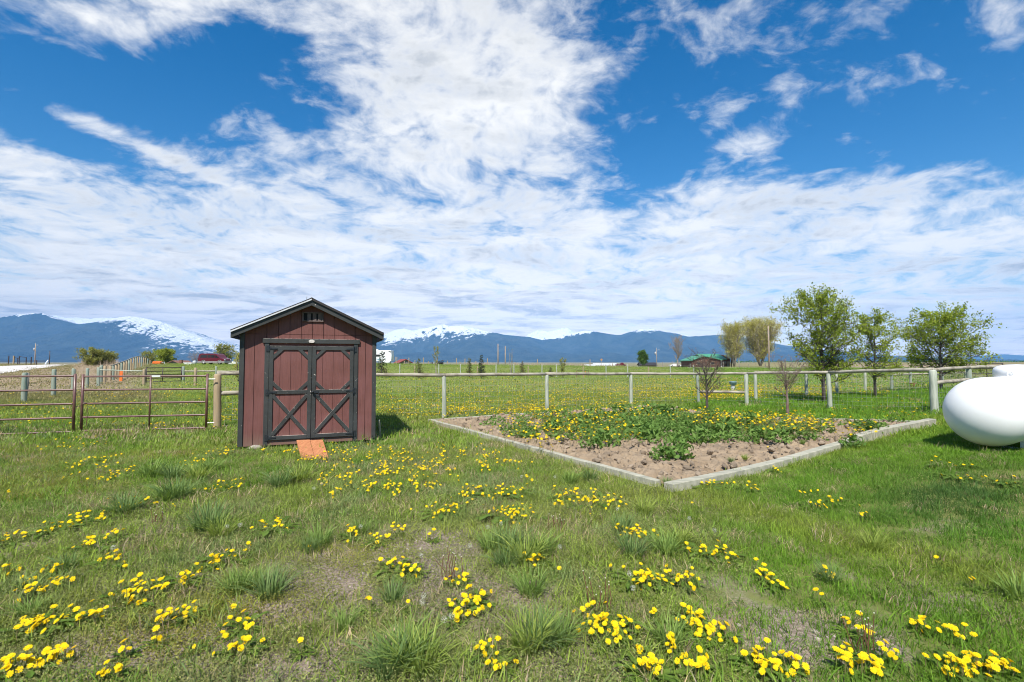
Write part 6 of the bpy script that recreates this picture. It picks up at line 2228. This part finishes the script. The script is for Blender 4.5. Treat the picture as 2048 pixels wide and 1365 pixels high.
# dandelions among the bed weeds
pts = []
for (a, b, c, d, m) in ((1005, 1400, 822, 846, 210), (1390, 1630, 828, 850, 330), (1600, 1800, 842, 862, 90), (985, 1140, 850, 882, 150), (1130, 1280, 842, 882, 90), (1680, 1765, 862, 886, 45), (1060, 1250, 826, 850, 110), (1480, 1640, 848, 862, 60)):
    for _ in range(m):
        q = G(rs.uniform(a, b), rs.uniform(c, d), 0.30)
        if in_bed(np.array([q.x]), np.array([q.y]), 0.03)[0]:
            pts.append((q.x, q.y, float(surf(q.x, q.y)) + 0.14 * rs.random() + 0.06))
pts = np.array(pts)
n = len(pts)
scatter('bed_dandelions', 'dense yellow dandelions along the back of the garden bed', HEADS, pts, np.stack([rs.normal(0, .2, n), rs.normal(0, .2, n), rs.uniform(0, 6.28, n)], 1), rs.uniform(.9, 1.35, n), np.ones((n, 3)), rs.integers(0, 4, n))


# ---- seed heads, dead stalks
def puff_mesh(seed, H=0.13, R=0.02):
    rr = np.random.default_rng(seed)
    mb = MB()
    lx, ly = rr.normal(0, .15, 2) * H
    mb.tube([(0, 0, 0), (lx, ly, H)], 0.002, 4, False, 0)
    for _ in range(90):
        d = Vector(rr.normal(0, 1, 3)).normalized()
        s = d.orthogonal().normalized() * R * 0.16
        c = Vector((lx, ly, H)) + d * R * rr.uniform(.8, 1.0)
        mb.add([c - s, c + s, c + d.cross(s)], [(0, 1, 2)], 1)
    me = mb.mesh('seed_head', [MT['stem'], MT['puff']])
    a = me.attributes.new('col', 'FLOAT', 'POINT')
    a.data.foreach_set('value', rr.random(len(me.vertices)).astype(np.float32))
    return me


PUFF = [puff_mesh(700 + i) for i in range(3)]
HEADP = ((847, 1235), (838, 1250), (880, 1285), (903, 1280), (980, 1085), (725, 1085), (940, 1125), (1115, 1128), (837, 1145), (873, 948), (229, 1130), (455, 1085), (480, 1080), (625, 1000), (1424, 1090), (1235, 1045), (1272, 1220), (1265, 1190), (1110, 975), (1375, 1065), (1000, 1075), (642, 990), (1045, 975))
HROWS = row_labels(HEADP, (1180, 1060, 0), ('the nearest row', 'the middle row', 'the farthest row'))
for i, (px, py) in enumerate(HEADP):
    o = link_mesh('seed_head', PUFF[i % 3], None, G(px, py))
    o.rotation_euler = (0, 0, i)
    tag(o, f'fluffy grey dandelion seed head, {HROWS[i][0]} from the gate side in {HROWS[i][1]}', 'seed head', 'dandelion seed heads in the yard')
for i, (px, py, s, lab) in enumerate(((1740, 1310, 1.0, 'reddish dead weed stalks standing in the near grass on the tank side'), (1195, 1225, 1.0, 'reddish dead weed stalks above the large dandelion clump near the bed corner'), (905, 1165, .9, 'reddish dead weed stalks behind the pale seed heads in the middle'), (1120, 1060, .7, 'thin dead weed stalks standing in the thin grass before the bed'), (310, 1050, .7, 'thin dead weed stalks beside a tall tuft on the gate side'))):
    rr = np.random.default_rng(710 + i)
    mb = MB()
    for k in range(9):
        b = Vector((rr.normal(0, .04), rr.normal(0, .03), -0.01))
        t = b + Vector((rr.normal(0, .05), rr.normal(0, .03), rr.uniform(.12, .27))) * s
        mb.tube([b, b.lerp(t, .5) + Vector((rr.normal(0, .01), 0, 0)), t], [0.003, 0.0025, 0.002], 4, False)
        mb.lathe([(0.001, -0.004), (0.005, 0.0), (0.001, 0.005)], 5, tuple(t), 1)
    me = mb.mesh('dead_weed', [MT['redstem'], MT['puff']])
    at = me.attributes.new('col', 'FLOAT', 'POINT')
    at.data.foreach_set('value', rr.random(len(me.vertices)).astype(np.float32))
    tag(link_mesh('dead_weed', me, None, G(px, py)), lab, 'dead weed')
